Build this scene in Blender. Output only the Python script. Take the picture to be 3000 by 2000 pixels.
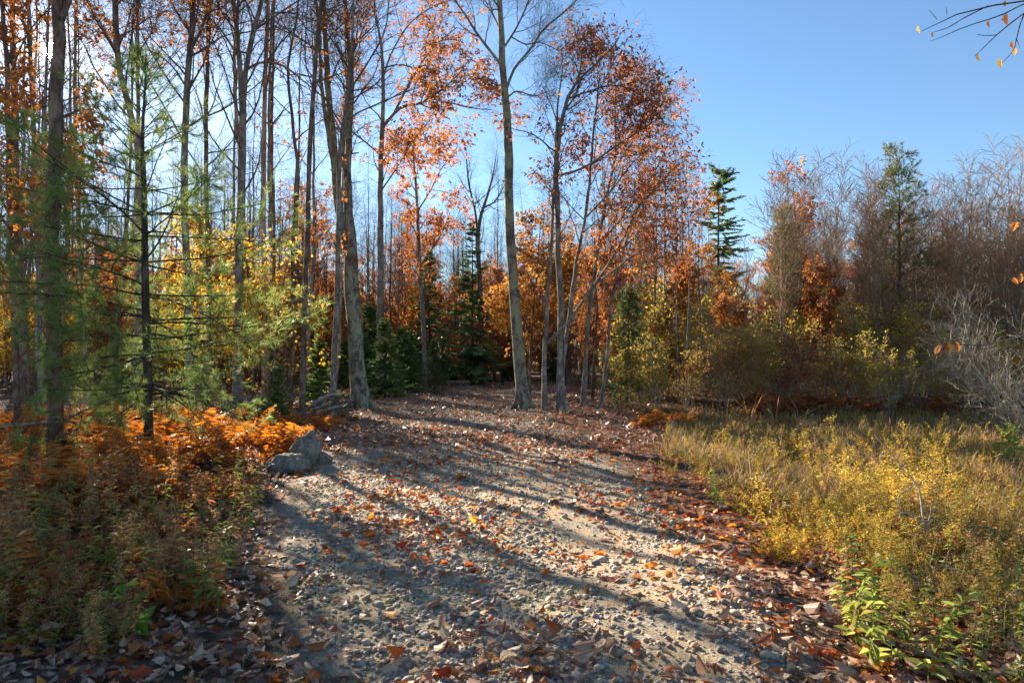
import bpy, math, random
import numpy as np
from mathutils import Vector, noise as mnoise

# ------------------------------------------------------------------ clear
for o in list(bpy.data.objects):
    bpy.data.objects.remove(o, do_unlink=True)
scene = bpy.context.scene
COL = scene.collection
rad = math.radians

# ------------------------------------------------------------------ camera
CAM_H = 1.6
F = 2000.0                      # focal length in photo pixels (3000 px wide)
PITCH = math.atan(50.0 / F)     # horizon a little below the middle
cam = bpy.data.cameras.new('camera')
cam.sensor_width = 36.0
cam.lens = 24.0
cam.clip_start = 0.05
cam.clip_end = 3000.0
camo = bpy.data.objects.new('camera', cam)
COL.objects.link(camo)
camo.location = (0, 0, CAM_H)
camo.rotation_euler = (math.pi / 2 + PITCH, 0, 0)
scene.camera = camo
scene.cycles.max_bounces = 12
scene.cycles.diffuse_bounces = 6
scene.cycles.transmission_bounces = 10

# ------------------------------------------------------------------ light
SUN_EL = rad(20.6)
SUN_AZ = rad(-34.3)             # left of straight ahead (+Y)
SUN_DIR = Vector((math.sin(SUN_AZ) * math.cos(SUN_EL),
                  math.cos(SUN_AZ) * math.cos(SUN_EL), math.sin(SUN_EL)))
world = bpy.data.worlds.new('World')
scene.world = world
world.use_nodes = True
wn, wl = world.node_tree.nodes, world.node_tree.links
bg = wn['Background']
sky = wn.new('ShaderNodeTexSky')
sky.sky_type = 'NISHITA'
sky.sun_disc = False
sky.sun_elevation = SUN_EL
sky.sun_rotation = SUN_AZ
sky.altitude = 50
sky.air_density = 1.15
sky.dust_density = 0.0
sky.ozone_density = 4.4
bg.inputs['Strength'].default_value = 0.05
# bright aureole and disc of the sun itself, in the sky where it stands
tc = wn.new('ShaderNodeTexCoord')
nrm = wn.new('ShaderNodeVectorMath'); nrm.operation = 'NORMALIZE'
wl.new(tc.outputs['Generated'], nrm.inputs[0])
dot = wn.new('ShaderNodeVectorMath'); dot.operation = 'DOT_PRODUCT'
wl.new(nrm.outputs[0], dot.inputs[0])
dot.inputs[1].default_value = SUN_DIR
def wmath(op, a, b):
    n = wn.new('ShaderNodeMath'); n.operation = op
    for i, v in enumerate((a, b)):
        if isinstance(v, (int, float)):
            n.inputs[i].default_value = v
        else:
            wl.new(v, n.inputs[i])
    return n.outputs[0]
dpos = wmath('MAXIMUM', dot.outputs['Value'], 0.0)
halo1 = wmath('MULTIPLY', wmath('POWER', dpos, 40.0), 1.2)
halo2 = wmath('MULTIPLY', wmath('POWER', dpos, 1500.0), 9.0)
disc = wmath('MULTIPLY', wmath('GREATER_THAN', dpos, math.cos(rad(0.5))), 900.0)
halo0 = wmath('MULTIPLY', wmath('POWER', dpos, 14.0), 2.0)
hs = wmath('ADD', halo0, wmath('ADD', wmath('ADD', halo1, halo2), disc))
hc = wn.new('ShaderNodeVectorMath'); hc.operation = 'SCALE'
hc.inputs[0].default_value = (1.0, 0.93, 0.82)
wl.new(hs, hc.inputs['Scale'])
add = wn.new('ShaderNodeVectorMath'); add.operation = 'ADD'
wl.new(sky.outputs[0], add.inputs[0])
wl.new(hc.outputs[0], add.inputs[1])
wl.new(add.outputs[0], bg.inputs['Color'])

sun = bpy.data.lights.new('sun', 'SUN')
sun.energy = 5.0
sun.angle = rad(0.53)
sun.color = (1.0, 0.86, 0.66)
suno = bpy.data.objects.new('sun', sun)
COL.objects.link(suno)
suno.rotation_euler = SUN_DIR.to_track_quat('Z', 'Y').to_euler()
suno.location = (-20, 25, 20)

vs = scene.view_settings
vs.view_transform = 'Standard'
vs.look = 'None'
vs.gamma = 1.0
vs.use_curve_mapping = False
vs.exposure = 2.1

# ------------------------------------------------------------------ helpers
def rng_(seed):
    return np.random.default_rng(seed)

def ray(px, py):
    cx, cy = (px - 1500.0) / F, (1000.0 - py) / F
    return np.array([cx, math.cos(PITCH) - cy * math.sin(PITCH), math.sin(PITCH) + cy * math.cos(PITCH)])

def at(px, py, D):
    """point of the place seen at photo position (px,py), D metres ahead"""
    r = ray(px, py)
    return np.array([0, 0, CAM_H]) + r * (D / r[1])

def sstep(x, a, b):
    t = np.clip((np.asarray(x, float) - a) / (b - a), 0, 1)
    return t * t * (3 - 2 * t)

PATH_Y = np.array([-8, 0, 3.5, 5.8, 8.4, 13.9, 21.3, 32.0, 46.0, 60.0])
PATH_L = np.array([-.6, -.7, -1.05, -2.1, -2.75, -3.5, -4.4, -5.6, -6.5, -7.0])
PATH_R = np.array([2.0, 1.7, 1.6, 1.75, 1.8, 1.5, 1.1, 2.6, 3.0, 3.0])
def path_l(y): return np.interp(y, PATH_Y, PATH_L)
def path_r(y): return np.interp(y, PATH_Y, PATH_R)

def ground_h(x, y):
    x = np.asarray(x, float); y = np.asarray(y, float)
    dr = x - path_r(y)
    dl = path_l(y) - x
    ditch = -0.42 * sstep(dr, 0.9, 3.4) * (1 - sstep(y, 20, 29))
    rise = 0.10 * sstep(dl, 0.2, 2.5) * (1 - sstep(y, 30, 45))
    far = 0.9 * sstep(y, 40, 110) + 0.6 * sstep(-x, 14, 50)
    bump = 0.022 * (np.sin(x * 2.3 + 1.1 * np.sin(y * 0.9)) + np.sin(y * 1.9 + 1.3 * np.sin(x * 1.4 + 2)))
    bump = bump + 0.05 * np.sin(x * 0.53 + 0.7) * np.sin(y * 0.41 + 0.3)
    hump = 0.025 * np.sin((dr + 0.1) * 2.1) * sstep(-dr, 0.2, 0.8) * sstep(-dl, 0.2, 0.8)
    return ditch + rise + far + bump + hump

def gp(px, py):
    """ground point seen at photo position (px,py)"""
    r = ray(px, py)
    t = CAM_H / max(1e-4, -r[2])
    for _ in range(12):
        p = np.array([0, 0, CAM_H]) + r * t
        dz = p[2] - float(ground_h(p[0], p[1]))
        t += dz / max(1e-3, -r[2]) * 0.8
    return np.array([0, 0, CAM_H]) + r * t

def norm(v):
    return v / (np.linalg.norm(v, axis=-1, keepdims=True) + 1e-9)

def tag(o, label=None, cat=None, group=None, kind=None):
    if label: o['label'] = label
    if cat: o['category'] = cat
    if group: o['group'] = group
    if kind: o['kind'] = kind
    return o

def empty(name, loc, label=None, cat=None, group=None, rz=0.0, sc=1.0):
    o = bpy.data.objects.new(name, None)
    o.empty_display_size = 0.2
    COL.objects.link(o)
    o.location = loc
    o.rotation_euler = (0, 0, rz)
    o.scale = (sc, sc, sc)
    return tag(o, label, cat, group)

def copy_tree(o, parent=None):
    c = o.copy()
    COL.objects.link(c)
    if parent: c.parent = parent
    for ch in CHILDREN.get(o.name, ()):
        copy_child(ch, c)
    return c

CHILDREN = {}
def copy_child(ch, parent):
    c = ch.copy()
    COL.objects.link(c)
    c.parent = parent
    CHILDREN.setdefault(parent.name, []).append(c)
    for g in CHILDREN.get(ch.name, ()):
        copy_child(g, c)

class MB:
    """collects tubes, leaves and other faces and builds ONE mesh object"""
    def __init__(self):
        self.V = []; self.F = []; self.n = 0
    def add(self, V, faces, mat=0, smooth=True):
        V = np.asarray(V, float).reshape(-1, 3)
        for f in faces:
            f = np.asarray(f, np.int64)
            if len(f):
                self.F.append((f + self.n, mat, smooth))
        self.V.append(V); self.n += len(V)
    def tubes(self, P, R, sides, rng=None, jit=0.0, cap=False, mat=0):
        """P (B,n,3), R (B,n): B tubes of n rings"""
        P = np.asarray(P, float); R = np.asarray(R, float)
        if P.ndim == 2: P = P[None]; R = R[None]
        B, n = R.shape
        if B == 0: return
        T = np.empty_like(P)
        T[:, 1:-1] = P[:, 2:] - P[:, :-2]
        T[:, 0] = P[:, 1] - P[:, 0]; T[:, -1] = P[:, -1] - P[:, -2]
        T = norm(T)
        ov = norm(P[:, -1] - P[:, 0])
        ref = np.where(np.abs(ov[:, 2:3]) > 0.75, np.array([[1.0, 0.07, 0]]), np.array([[0.05, 0.03, 1.0]]))
        U = norm(np.cross(T, ref[:, None, :])); W = np.cross(T, U)
        a = np.arange(sides) * 2 * math.pi / sides
        rr = R[:, :, None] * np.ones(sides)
        if rng is not None and jit > 0:
            rr = rr * (1 + jit * rng.normal(0, 1, rr.shape))
        V = P[:, :, None, :] + rr[..., None] * (np.cos(a)[:, None] * U[:, :, None, :] + np.sin(a)[:, None] * W[:, :, None, :])
        b = np.arange(B)[:, None, None] * n * sides
        i = np.arange(n - 1)[None, :, None] * sides
        j = np.arange(sides)[None, None, :]; j2 = (j + 1) % sides
        q = np.stack([b + i + j, b + i + j2, b + i + sides + j2, b + i + sides + j], -1).reshape(-1, 4)
        faces = [q]
        if cap:
            c = np.arange(B)[:, None] * n * sides
            faces.append(c + np.arange(sides)[None, ::-1])
            faces.append(c + (n - 1) * sides + np.arange(sides)[None, :])
        self.add(V, faces, mat)
    def inst(self, tpl, pos, rot, sc, mat=0, smooth=True):
        """copies of a template (V, faces) at pos (N,3) with rot (N,3,3), scale (N,) or (N,3)"""
        TV, TF = tpl
        N = len(pos)
        if N == 0: return
        sc = np.asarray(sc, float)
        if sc.ndim == 1: sc = sc[:, None] * np.ones(3)
        V = np.einsum('nij,nkj->nki', rot, TV[None] * sc[:, None, :]) + pos[:, None, :]
        off = np.arange(N)[:, None, None] * len(TV)
        self.add(V, [(np.asarray(f)[None] + off).reshape(-1, len(f[0])) for f in TF], mat, smooth)
    def mesh(self, name, mats):
        me = bpy.data.meshes.new(name)
        if self.n == 0:
            return me
        V = np.concatenate(self.V)
        loops = np.concatenate([f.ravel() for f, m, s in self.F])
        tot = np.concatenate([np.full(len(f), f.shape[1]) for f, m, s in self.F])
        mi = np.concatenate([np.full(len(f), m) for f, m, s in self.F])
        sm = np.concatenate([np.full(len(f), s) for f, m, s in self.F])
        start = np.concatenate([[0], np.cumsum(tot)[:-1]])
        me.vertices.add(len(V)); me.vertices.foreach_set('co', V.astype(np.float32).ravel())
        me.loops.add(len(loops)); me.loops.foreach_set('vertex_index', loops.astype(np.int32))
        me.polygons.add(len(start)); me.polygons.foreach_set('loop_start', start.astype(np.int32))
        me.polygons.foreach_set('material_index', mi.astype(np.int32))
        me.polygons.foreach_set('use_smooth', sm.astype(bool))
        me.update(calc_edges=True)
        for m in (mats if isinstance(mats, (list, tuple)) else [mats]):
            me.materials.append(m)
        return me
    def build(self, name, mats, parent=None, kind=None):
        return link(name, self.mesh(name, mats), parent, kind)

def link(name, me, parent=None, kind=None):
    o = bpy.data.objects.new(name, me)
    COL.objects.link(o)
    if parent:
        o.parent = parent
        CHILDREN.setdefault(parent.name, []).append(o)
    if kind: o['kind'] = kind
    return o

# ------------------------------------------------------------------ materials
class NT:
    def __init__(self, name):
        m = bpy.data.materials.new(name); m.use_nodes = True
        self.m = m; self.n = m.node_tree.nodes; self.l = m.node_tree.links
        self.p = self.n['Principled BSDF']; self.out = self.n['Material Output']
    def node(self, t, **kw):
        n = self.n.new(t)
        for k, v in kw.items(): setattr(n, k, v)
        return n
    def val(self, sock, v):
        if isinstance(v, bpy.types.NodeSocket): self.l.new(v, sock)
        else: sock.default_value = v
    def coords(self, sx=1, sy=1, sz=1):
        tc = self.node('ShaderNodeTexCoord'); mp = self.node('ShaderNodeMapping')
        mp.inputs['Scale'].default_value = (sx, sy, sz)
        self.l.new(tc.outputs['Object'], mp.inputs['Vector'])
        return mp.outputs[0]
    def noise(self, vec, scale, detail=4, rough=0.55):
        n = self.node('ShaderNodeTexNoise')
        if vec is not None: self.l.new(vec, n.inputs['Vector'])
        n.inputs['Scale'].default_value = scale; n.inputs['Detail'].default_value = detail
        n.inputs['Roughness'].default_value = rough
        return n.outputs['Fac']
    def ramp(self, fac, stops, interp='LINEAR'):
        r = self.node('ShaderNodeValToRGB'); cr = r.color_ramp; cr.interpolation = interp
        while len(cr.elements) < len(stops): cr.elements.new(0.5)
        for e, (p, c) in zip(cr.elements, stops):
            e.position = p; e.color = (*c, 1) if len(c) == 3 else c
        self.l.new(fac, r.inputs[0])
        return r.outputs[0]
    def mix(self, fac, a, b, mode='MIX'):
        n = self.node('ShaderNodeMix', data_type='RGBA', blend_type=mode)
        for s, v in ((n.inputs[0], fac), (n.inputs[6], a), (n.inputs[7], b)):
            if isinstance(v, tuple) and len(v) == 3: v = (*v, 1)
            self.val(s, v)
        return n.outputs[2]
    def math(self, op, a, b=0.0):
        n = self.node('ShaderNodeMath', operation=op)
        self.val(n.inputs[0], a); self.val(n.inputs[1], b)
        return n.outputs[0]
    def bump(self, h, strength, dist):
        b = self.node('ShaderNodeBump')
        b.inputs['Strength'].default_value = strength; b.inputs['Distance'].default_value = dist
        self.l.new(h, b.inputs['Height']); self.l.new(b.outputs[0], self.p.inputs['Normal'])
    def attr(self, name):
        a = self.node('ShaderNodeAttribute'); a.attribute_name = name
        return a.outputs['Fac']
    def base(self, c, rough=0.8, spec=0.3):
        if isinstance(c, tuple): c = (*c, 1)
        self.val(self.p.inputs['Base Color'], c)
        self.p.inputs['Roughness'].default_value = rough
        self.p.inputs['Specular IOR Level'].default_value = spec

def evenly(cols):
    return [(i / max(1, len(cols)), c) for i, c in enumerate(cols)]

def bark_mat(name, dark, mid, light=None, lich=None, scale=1.0, plates=True, lcov=0.5):
    t = NT(name)
    v = t.coords(9 * scale, 9 * scale, 1.7 * scale)
    v2 = t.coords(1, 1, 0.6)
    n1 = t.noise(v, 3.0, 6, 0.65)
    c = t.ramp(n1, [(0.32, dark), (0.62, mid)])
    if light:
        c = t.mix(t.ramp(t.noise(v2, 5.0, 5, 0.6), [(0.48, (0, 0, 0)), (0.6, (1, 1, 1))]), c, light)
    if lich:
        f = t.ramp(t.noise(v2, 3.2, 6, 0.7), [(lcov, (0, 0, 0)), (lcov + 0.06, (1, 1, 1))])
        lc = t.mix(t.noise(v2, 40.0, 2), lich, tuple(x * 0.6 for x in lich))
        c = t.mix(f, c, lc)
    v3 = t.coords(26 * scale, 26 * scale, 3.2 * scale)
    n2 = t.noise(v3, 2.0, 3, 0.6)
    c = t.mix(.6, c, t.ramp(n2, [(0.36, (0.5, 0.48, 0.46)), (0.5, (1.15, 1.13, 1.1))]), 'MULTIPLY')
    t.base(c, 0.9, 0.15)
    t.bump(t.math('ADD', n1, n2), 0.9, 0.025)
    return t.m

def leaf_mat(name, cols, trans=0.5, clump=None, cscale=0.9, rough=0.55, spec=0.35, tsat=1.0, tval=1.45, vary=0.35, mottle=0):
    """thin leaf: colour by leaf, light also shines through it"""
    t = NT(name)
    g = t.node('ShaderNodeNewGeometry')
    oi = t.node('ShaderNodeObjectInfo')
    rnd = g.outputs['Random Per Island']
    c = t.ramp(rnd, evenly(cols), 'CONSTANT')
    if clump:
        v = t.coords()
        f = t.ramp(t.noise(v, cscale, 3), [(0.42, (0, 0, 0)), (0.6, (1, 1, 1))])
        c = t.mix(f, c, clump if isinstance(clump, tuple) else t.ramp(rnd, evenly(clump), 'CONSTANT'))
    r2 = t.math('FRACT', t.math('MULTIPLY', rnd, 37.31))
    k = t.math('ADD', t.math('MULTIPLY', r2, 2 * vary), 1 - vary)
    k = t.math('MULTIPLY', k, t.math('ADD', t.math('MULTIPLY', oi.outputs['Random'], 0.3), 0.85))
    if mottle:
        c = t.mix(.45, c, t.ramp(t.noise(t.coords(), mottle, 4, .65), [(0.3, (0.45, 0.42, 0.42)), (0.65, (1.15, 1.1, 1.05))]), 'MULTIPLY')
    hv = t.node('ShaderNodeHueSaturation')
    t.l.new(c, hv.inputs['Color']); t.l.new(k, hv.inputs['Value'])
    c = hv.outputs[0]
    t.base(c, rough, spec)
    tr = t.node('ShaderNodeBsdfTranslucent')
    h2 = t.node('ShaderNodeHueSaturation')
    h2.inputs['Saturation'].default_value = tsat; h2.inputs['Value'].default_value = tval
    t.l.new(c, h2.inputs['Color']); t.l.new(h2.outputs[0], tr.inputs['Color'])
    mx = t.node('ShaderNodeMixShader'); mx.inputs[0].default_value = trans
    t.l.new(t.p.outputs[0], mx.inputs[1]); t.l.new(tr.outputs[0], mx.inputs[2])
    t.l.new(mx.outputs[0], t.out.inputs['Surface'])
    return t.m

M = {}
M['bark_grey'] = bark_mat('bark_grey', (0.07, 0.056, 0.046), (0.22, 0.185, 0.155), light=(0.31, 0.28, 0.24), lich=(0.3, 0.31, 0.22), lcov=.56)
M['bark_brown'] = bark_mat('bark_brown', (0.045, 0.03, 0.022), (0.16, 0.11, 0.08), light=(0.23, 0.175, 0.14))
M['bark_lichen'] = bark_mat('bark_lichen', (0.035, 0.028, 0.022), (0.20, 0.16, 0.13), light=(0.30, 0.27, 0.22), lich=(0.34, 0.36, 0.22), lcov=0.49)
M['bark_mossy'] = bark_mat('bark_mossy', (0.03, 0.023, 0.018), (0.18, 0.14, 0.11), light=(0.25, 0.23, 0.19), lich=(0.33, 0.36, 0.24), scale=0.6, lcov=0.5)
M['bark_pine'] = bark_mat('bark_pine', (0.022, 0.02, 0.016), (0.075, 0.062, 0.048), light=(0.11, 0.1, 0.075))
M['bark_white'] = bark_mat('bark_white', (0.3, 0.27, 0.23), (0.55, 0.51, 0.46))
M['bark_birch'] = bark_mat('bark_birch', (0.14, 0.095, 0.065), (0.38, 0.28, 0.21), light=(0.48, 0.38, 0.30))
M['bark_pale'] = bark_mat('bark_pale', (0.2, 0.16, 0.12), (0.40, 0.335, 0.265), light=(0.48, 0.42, 0.35))
M['twig_grey'] = bark_mat('twig_grey', (0.07, 0.055, 0.048), (0.18, 0.14, 0.12))
M['twig_purple'] = bark_mat('twig_purple', (0.15, 0.095, 0.06), (0.34, 0.23, 0.155))
M['twig_shrub'] = bark_mat('twig_shrub', (0.24, 0.19, 0.15), (0.48, 0.40, 0.32))
OAK = [(0.22, 0.075, 0.025), (0.32, 0.115, 0.028), (0.38, 0.16, 0.045), (0.17, 0.06, 0.028), (0.42, 0.20, 0.06), (0.27, 0.10, 0.04)]
M['leaf_oak'] = leaf_mat('leaf_oak', OAK, 0.5, clump=[(0.40, 0.16, 0.02), (0.45, 0.2, 0.025), (0.33, 0.10, 0.015)])
M['leaf_oak_red'] = leaf_mat('leaf_oak_red', [(0.24, 0.065, 0.025), (0.34, 0.10, 0.025), (0.40, 0.14, 0.035), (0.19, 0.06, 0.03), (0.30, 0.09, 0.035)], 0.5,
                             clump=[(0.42, 0.17, 0.035), (0.36, 0.12, 0.03), (0.46, 0.22, 0.05)])
M['leaf_gold'] = leaf_mat('leaf_gold', [(0.48, 0.24, 0.03), (0.40, 0.16, 0.03), (0.50, 0.30, 0.05), (0.34, 0.13, 0.03)], 0.55, clump=[(0.34, 0.13, 0.03), (0.45, 0.21, 0.04)])
M['leaf_yellow'] = leaf_mat('leaf_yellow', [(0.50, 0.31, 0.03), (0.54, 0.36, 0.045), (0.46, 0.23, 0.025), (0.42, 0.34, 0.05)], 0.5, clump=[(0.50, 0.26, 0.025), (0.40, 0.28, 0.04)], tval=1.35)
M['needle_pine'] = leaf_mat('needle_pine', [(0.10, 0.18, 0.04), (0.14, 0.22, 0.05), (0.18, 0.25, 0.06), (0.08, 0.145, 0.035)], 0.47, clump=(0.23, 0.27, 0.08), cscale=1.2, rough=0.5, spec=0.4)
M['needle_far'] = leaf_mat('needle_far', [(0.07, 0.11, 0.035), (0.095, 0.14, 0.045), (0.12, 0.155, 0.05), (0.055, 0.09, 0.03)], 0.35, clump=(0.15, 0.15, 0.06), cscale=1.2, rough=0.45, spec=0.4)
M['needle_spruce'] = leaf_mat('needle_spruce', [(0.095, 0.15, 0.055), (0.12, 0.19, 0.06), (0.075, 0.12, 0.048)], 0.4, clump=(0.16, 0.22, 0.075), rough=0.4, spec=0.5)
M['needle_fir'] = leaf_mat('needle_fir', [(0.13, 0.20, 0.06), (0.17, 0.25, 0.07), (0.10, 0.16, 0.05)], 0.45, clump=(0.23, 0.27, 0.09), rough=0.4, spec=0.5)
M['shrub_olive'] = leaf_mat('shrub_olive', [(0.28, 0.26, 0.045), (0.36, 0.30, 0.05), (0.42, 0.31, 0.05), (0.23, 0.23, 0.045), (0.44, 0.24, 0.045)], 0.55, clump=[(0.48, 0.38, 0.05), (0.37, 0.33, 0.05), (0.48, 0.27, 0.04)], tval=1.6)
M['shrub_rust'] = leaf_mat('shrub_rust', [(0.34, 0.16, 0.05), (0.42, 0.2, 0.05), (0.28, 0.2, 0.05), (0.46, 0.19, 0.035), (0.31, 0.24, 0.055)], 0.5, clump=[(0.28, 0.25, 0.05), (0.42, 0.27, 0.055)], tval=1.5)
M['shrub_red'] = leaf_mat('shrub_red', [(0.30, 0.05, 0.02), (0.25, 0.09, 0.025), (0.36, 0.09, 0.02), (0.2, 0.12, 0.03)], 0.4)
M['fern'] = leaf_mat('fern', [(0.46, 0.175, 0.038), (0.52, 0.25, 0.07), (0.38, 0.13, 0.03), (0.31, 0.105, 0.03)], 0.5, clump=[(0.48, 0.17, 0.035), (0.30, 0.095, 0.026), (0.50, 0.26, 0.09)], tval=1.55, tsat=1.08)
M['fern_dark'] = leaf_mat('fern_dark', [(0.30, 0.09, 0.028), (0.36, 0.13, 0.035), (0.22, 0.075, 0.028)], 0.45)
M['weed_brown'] = leaf_mat('weed_brown', [(0.26, 0.15, 0.07), (0.34, 0.21, 0.10), (0.22, 0.15, 0.07), (0.28, 0.22, 0.07), (0.40, 0.16, 0.045), (0.17, 0.10, 0.06)], 0.5, tval=1.7)
M['weed_green'] = leaf_mat('weed_green', [(0.15, 0.20, 0.04), (0.19, 0.24, 0.05), (0.22, 0.23, 0.055), (0.26, 0.25, 0.055)], 0.5, tval=1.6)
M['weed_olive'] = leaf_mat('weed_olive', [(0.26, 0.23, 0.045), (0.34, 0.26, 0.045), (0.20, 0.19, 0.04), (0.38, 0.22, 0.04), (0.28, 0.15, 0.04)], 0.45, clump=[(0.2, 0.21, 0.04), (0.4, 0.29, 0.04)], cscale=2.5)
M['weed_lime'] = leaf_mat('weed_lime', [(0.16, 0.26, 0.03), (0.20, 0.29, 0.04), (0.13, 0.22, 0.03)], 0.5, tval=1.6)
M['weed_yellow'] = leaf_mat('weed_yellow', [(0.56, 0.36, 0.04), (0.48, 0.34, 0.045), (0.40, 0.32, 0.05), (0.55, 0.26, 0.035), (0.30, 0.28, 0.05), (0.34, 0.18, 0.04)], 0.5, clump=[(0.36, 0.33, 0.05), (0.56, 0.37, 0.045), (0.42, 0.28, 0.045)], cscale=2.5, tval=1.6)
M['grass_tan'] = leaf_mat('grass_tan', [(0.42, 0.27, 0.13), (0.50, 0.36, 0.2), (0.35, 0.2, 0.085), (0.30, 0.22, 0.08), (0.40, 0.18, 0.07)], 0.4, clump=[(0.17, 0.19, 0.045), (0.23, 0.22, 0.055), (0.30, 0.23, 0.08), (0.36, 0.19, 0.07)], cscale=1.1, tval=1.3)
M['grass_green'] = leaf_mat('grass_green', [(0.10, 0.16, 0.04), (0.14, 0.19, 0.05), (0.09, 0.14, 0.05)], 0.4)
M['litter'] = leaf_mat('litter', [(0.33, 0.17, 0.10), (0.44, 0.27, 0.17), (0.54, 0.40, 0.27), (0.22, 0.12, 0.085), (0.38, 0.15, 0.06), (0.46, 0.14, 0.03), (0.44, 0.27, 0.19), (0.28, 0.15, 0.10), (0.58, 0.44, 0.30)], 0.25, rough=0.5, spec=0.4, tval=1.3, mottle=45)
M['litter_far'] = leaf_mat('litter_far', [(0.36, 0.17, 0.09), (0.42, 0.25, 0.15), (0.32, 0.12, 0.06), (0.44, 0.13, 0.03), (0.46, 0.31, 0.21), (0.38, 0.18, 0.10)], 0.25, rough=0.5, spec=0.4, tval=1.3, mottle=45)
M['litter_orange'] = leaf_mat('litter_orange', [(0.48, 0.14, 0.015), (0.42, 0.10, 0.015), (0.52, 0.22, 0.025), (0.34, 0.06, 0.015)], 0.4, tval=1.5)

def stone_mat(name, cols, sc=30):
    t = NT(name)
    g = t.node('ShaderNodeNewGeometry')
    oi = t.node('ShaderNodeObjectInfo')
    rnd = t.math('FRACT', t.math('ADD', g.outputs['Random Per Island'], oi.outputs['Random']))
    c = t.ramp(rnd, evenly(cols), 'CONSTANT')
    v = t.coords()
    n = t.noise(v, sc, 5, 0.65)
    c = t.mix(0.55, c, t.ramp(n, [(0.3, (0.35, 0.33, 0.3)), (0.7, (1.0, 1.0, 1.0))]), 'MULTIPLY')
    t.base(c, 0.75, 0.3)
    t.bump(n, 0.4, 0.004)
    return t.m
M['stone'] = stone_mat('stone', [(0.44, 0.36, 0.265), (0.30, 0.255, 0.20), (0.50, 0.41, 0.295), (0.225, 0.20, 0.175), (0.46, 0.345, 0.215), (0.37, 0.30, 0.23), (0.53, 0.46, 0.36), (0.29, 0.205, 0.14), (0.31, 0.29, 0.265)], 60)

def rock_mat():
    t = NT('rock')
    v = t.coords()
    n = t.noise(v, 6, 8, 0.7)
    c = t.ramp(n, [(0.3, (0.055, 0.045, 0.036)), (0.48, (0.19, 0.16, 0.125)), (0.7, (0.36, 0.315, 0.25))])
    c = t.mix(t.ramp(t.noise(v, 22, 4, .7), [(.58, (0, 0, 0)), (.64, (.7, .7, .7))]), c, (0.42, 0.41, 0.34))
    f = t.ramp(t.noise(v, 5.0, 5), [(0.56, (0, 0, 0)), (0.66, (.8, .8, .8))])
    c = t.mix(f, c, (0.17, 0.165, 0.11))
    t.base(c, 0.85, 0.25); t.bump(n, 0.9, 0.05)
    return t.m
M['rock'] = rock_mat()

def log_end_mat():
    t = NT('log_end')
    n = t.noise(t.coords(), 30, 4)
    t.base(t.ramp(n, [(0.3, (0.2, 0.14, 0.09)), (0.7, (0.36, 0.27, 0.19))]), 0.85)
    return t.m
M['log_end'] = log_end_mat()

def ground_mat():
    t = NT('forest_floor')
    v = t.coords()
    vo = t.node('ShaderNodeTexVoronoi'); vo.inputs['Scale'].default_value = 11
    t.l.new(v, vo.inputs['Vector'])
    sep = t.node('ShaderNodeSeparateColor'); t.l.new(vo.outputs['Color'], sep.inputs[0])
    leafc = t.ramp(sep.outputs[0], evenly([(0.20, 0.085, 0.045), (0.27, 0.14, 0.075), (0.14, 0.06, 0.035), (0.26, 0.085, 0.03), (0.32, 0.2, 0.12), (0.10, 0.05, 0.03)]), 'CONSTANT')
    n = t.noise(v, 2.2, 6, 0.6)
    humus = t.ramp(t.noise(v, 25, 5, 0.7), [(0.3, (0.03, 0.02, 0.012)), (0.7, (0.085, 0.058, 0.036))])
    c = t.mix(t.ramp(n, [(0.4, (0, 0, 0)), (0.56, (1, 1, 1))]), humus, leafc)
    marsh = t.ramp(t.noise(v, 9, 5, 0.7), [(0.3, (0.04, 0.03, 0.014)), (0.55, (0.12, 0.085, 0.035)), (0.75, (0.17, 0.13, 0.05))])
    c = t.mix(t.attr('marsh'), c, marsh)
    t.base(c, 0.9, 0.2)
    t.bump(t.math('ADD', t.math('MULTIPLY', vo.outputs['Distance'], 0.6), t.noise(v, 30, 5, 0.7)), 0.8, 0.03)
    return t.m
M['ground'] = ground_mat()

def path_mat():
    t = NT('gravel_path')
    v = t.coords()
    n = t.noise(v, 3.0, 6, 0.65)
    sand = t.ramp(t.noise(v, 90, 5, 0.75), [(0.28, (0.19, 0.135, 0.078)), (0.5, (0.36, 0.265, 0.16)), (0.72, (0.47, 0.365, 0.235))])
    vo = t.node('ShaderNodeTexVoronoi'); vo.inputs['Scale'].default_value = 55
    t.l.new(v, vo.inputs['Vector'])
    sep = t.node('ShaderNodeSeparateColor'); t.l.new(vo.outputs['Color'], sep.inputs[0])
    grit = t.ramp(sep.outputs[0], evenly([(0.24, 0.20, 0.155), (0.33, 0.28, 0.21), (0.18, 0.155, 0.125), (0.39, 0.33, 0.25)]), 'CONSTANT')
    c = t.mix(t.ramp(n, [(0.45, (0, 0, 0)), (0.58, (1, 1, 1))]), sand, grit)
    dirt = t.ramp(t.noise(v, 20, 5, 0.7), [(0.3, (0.07, 0.05, 0.032)), (0.7, (0.17, 0.125, 0.08))])
    c = t.mix(t.attr('dirt'), c, dirt)
    t.base(c, 0.92, 0.2)
    t.bump(t.math('ADD', t.math('MULTIPLY', vo.outputs['Distance'], 0.5), t.noise(v, 60, 5, 0.75)), 0.7, 0.012)
    return t.m
M['path'] = path_mat()

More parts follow.
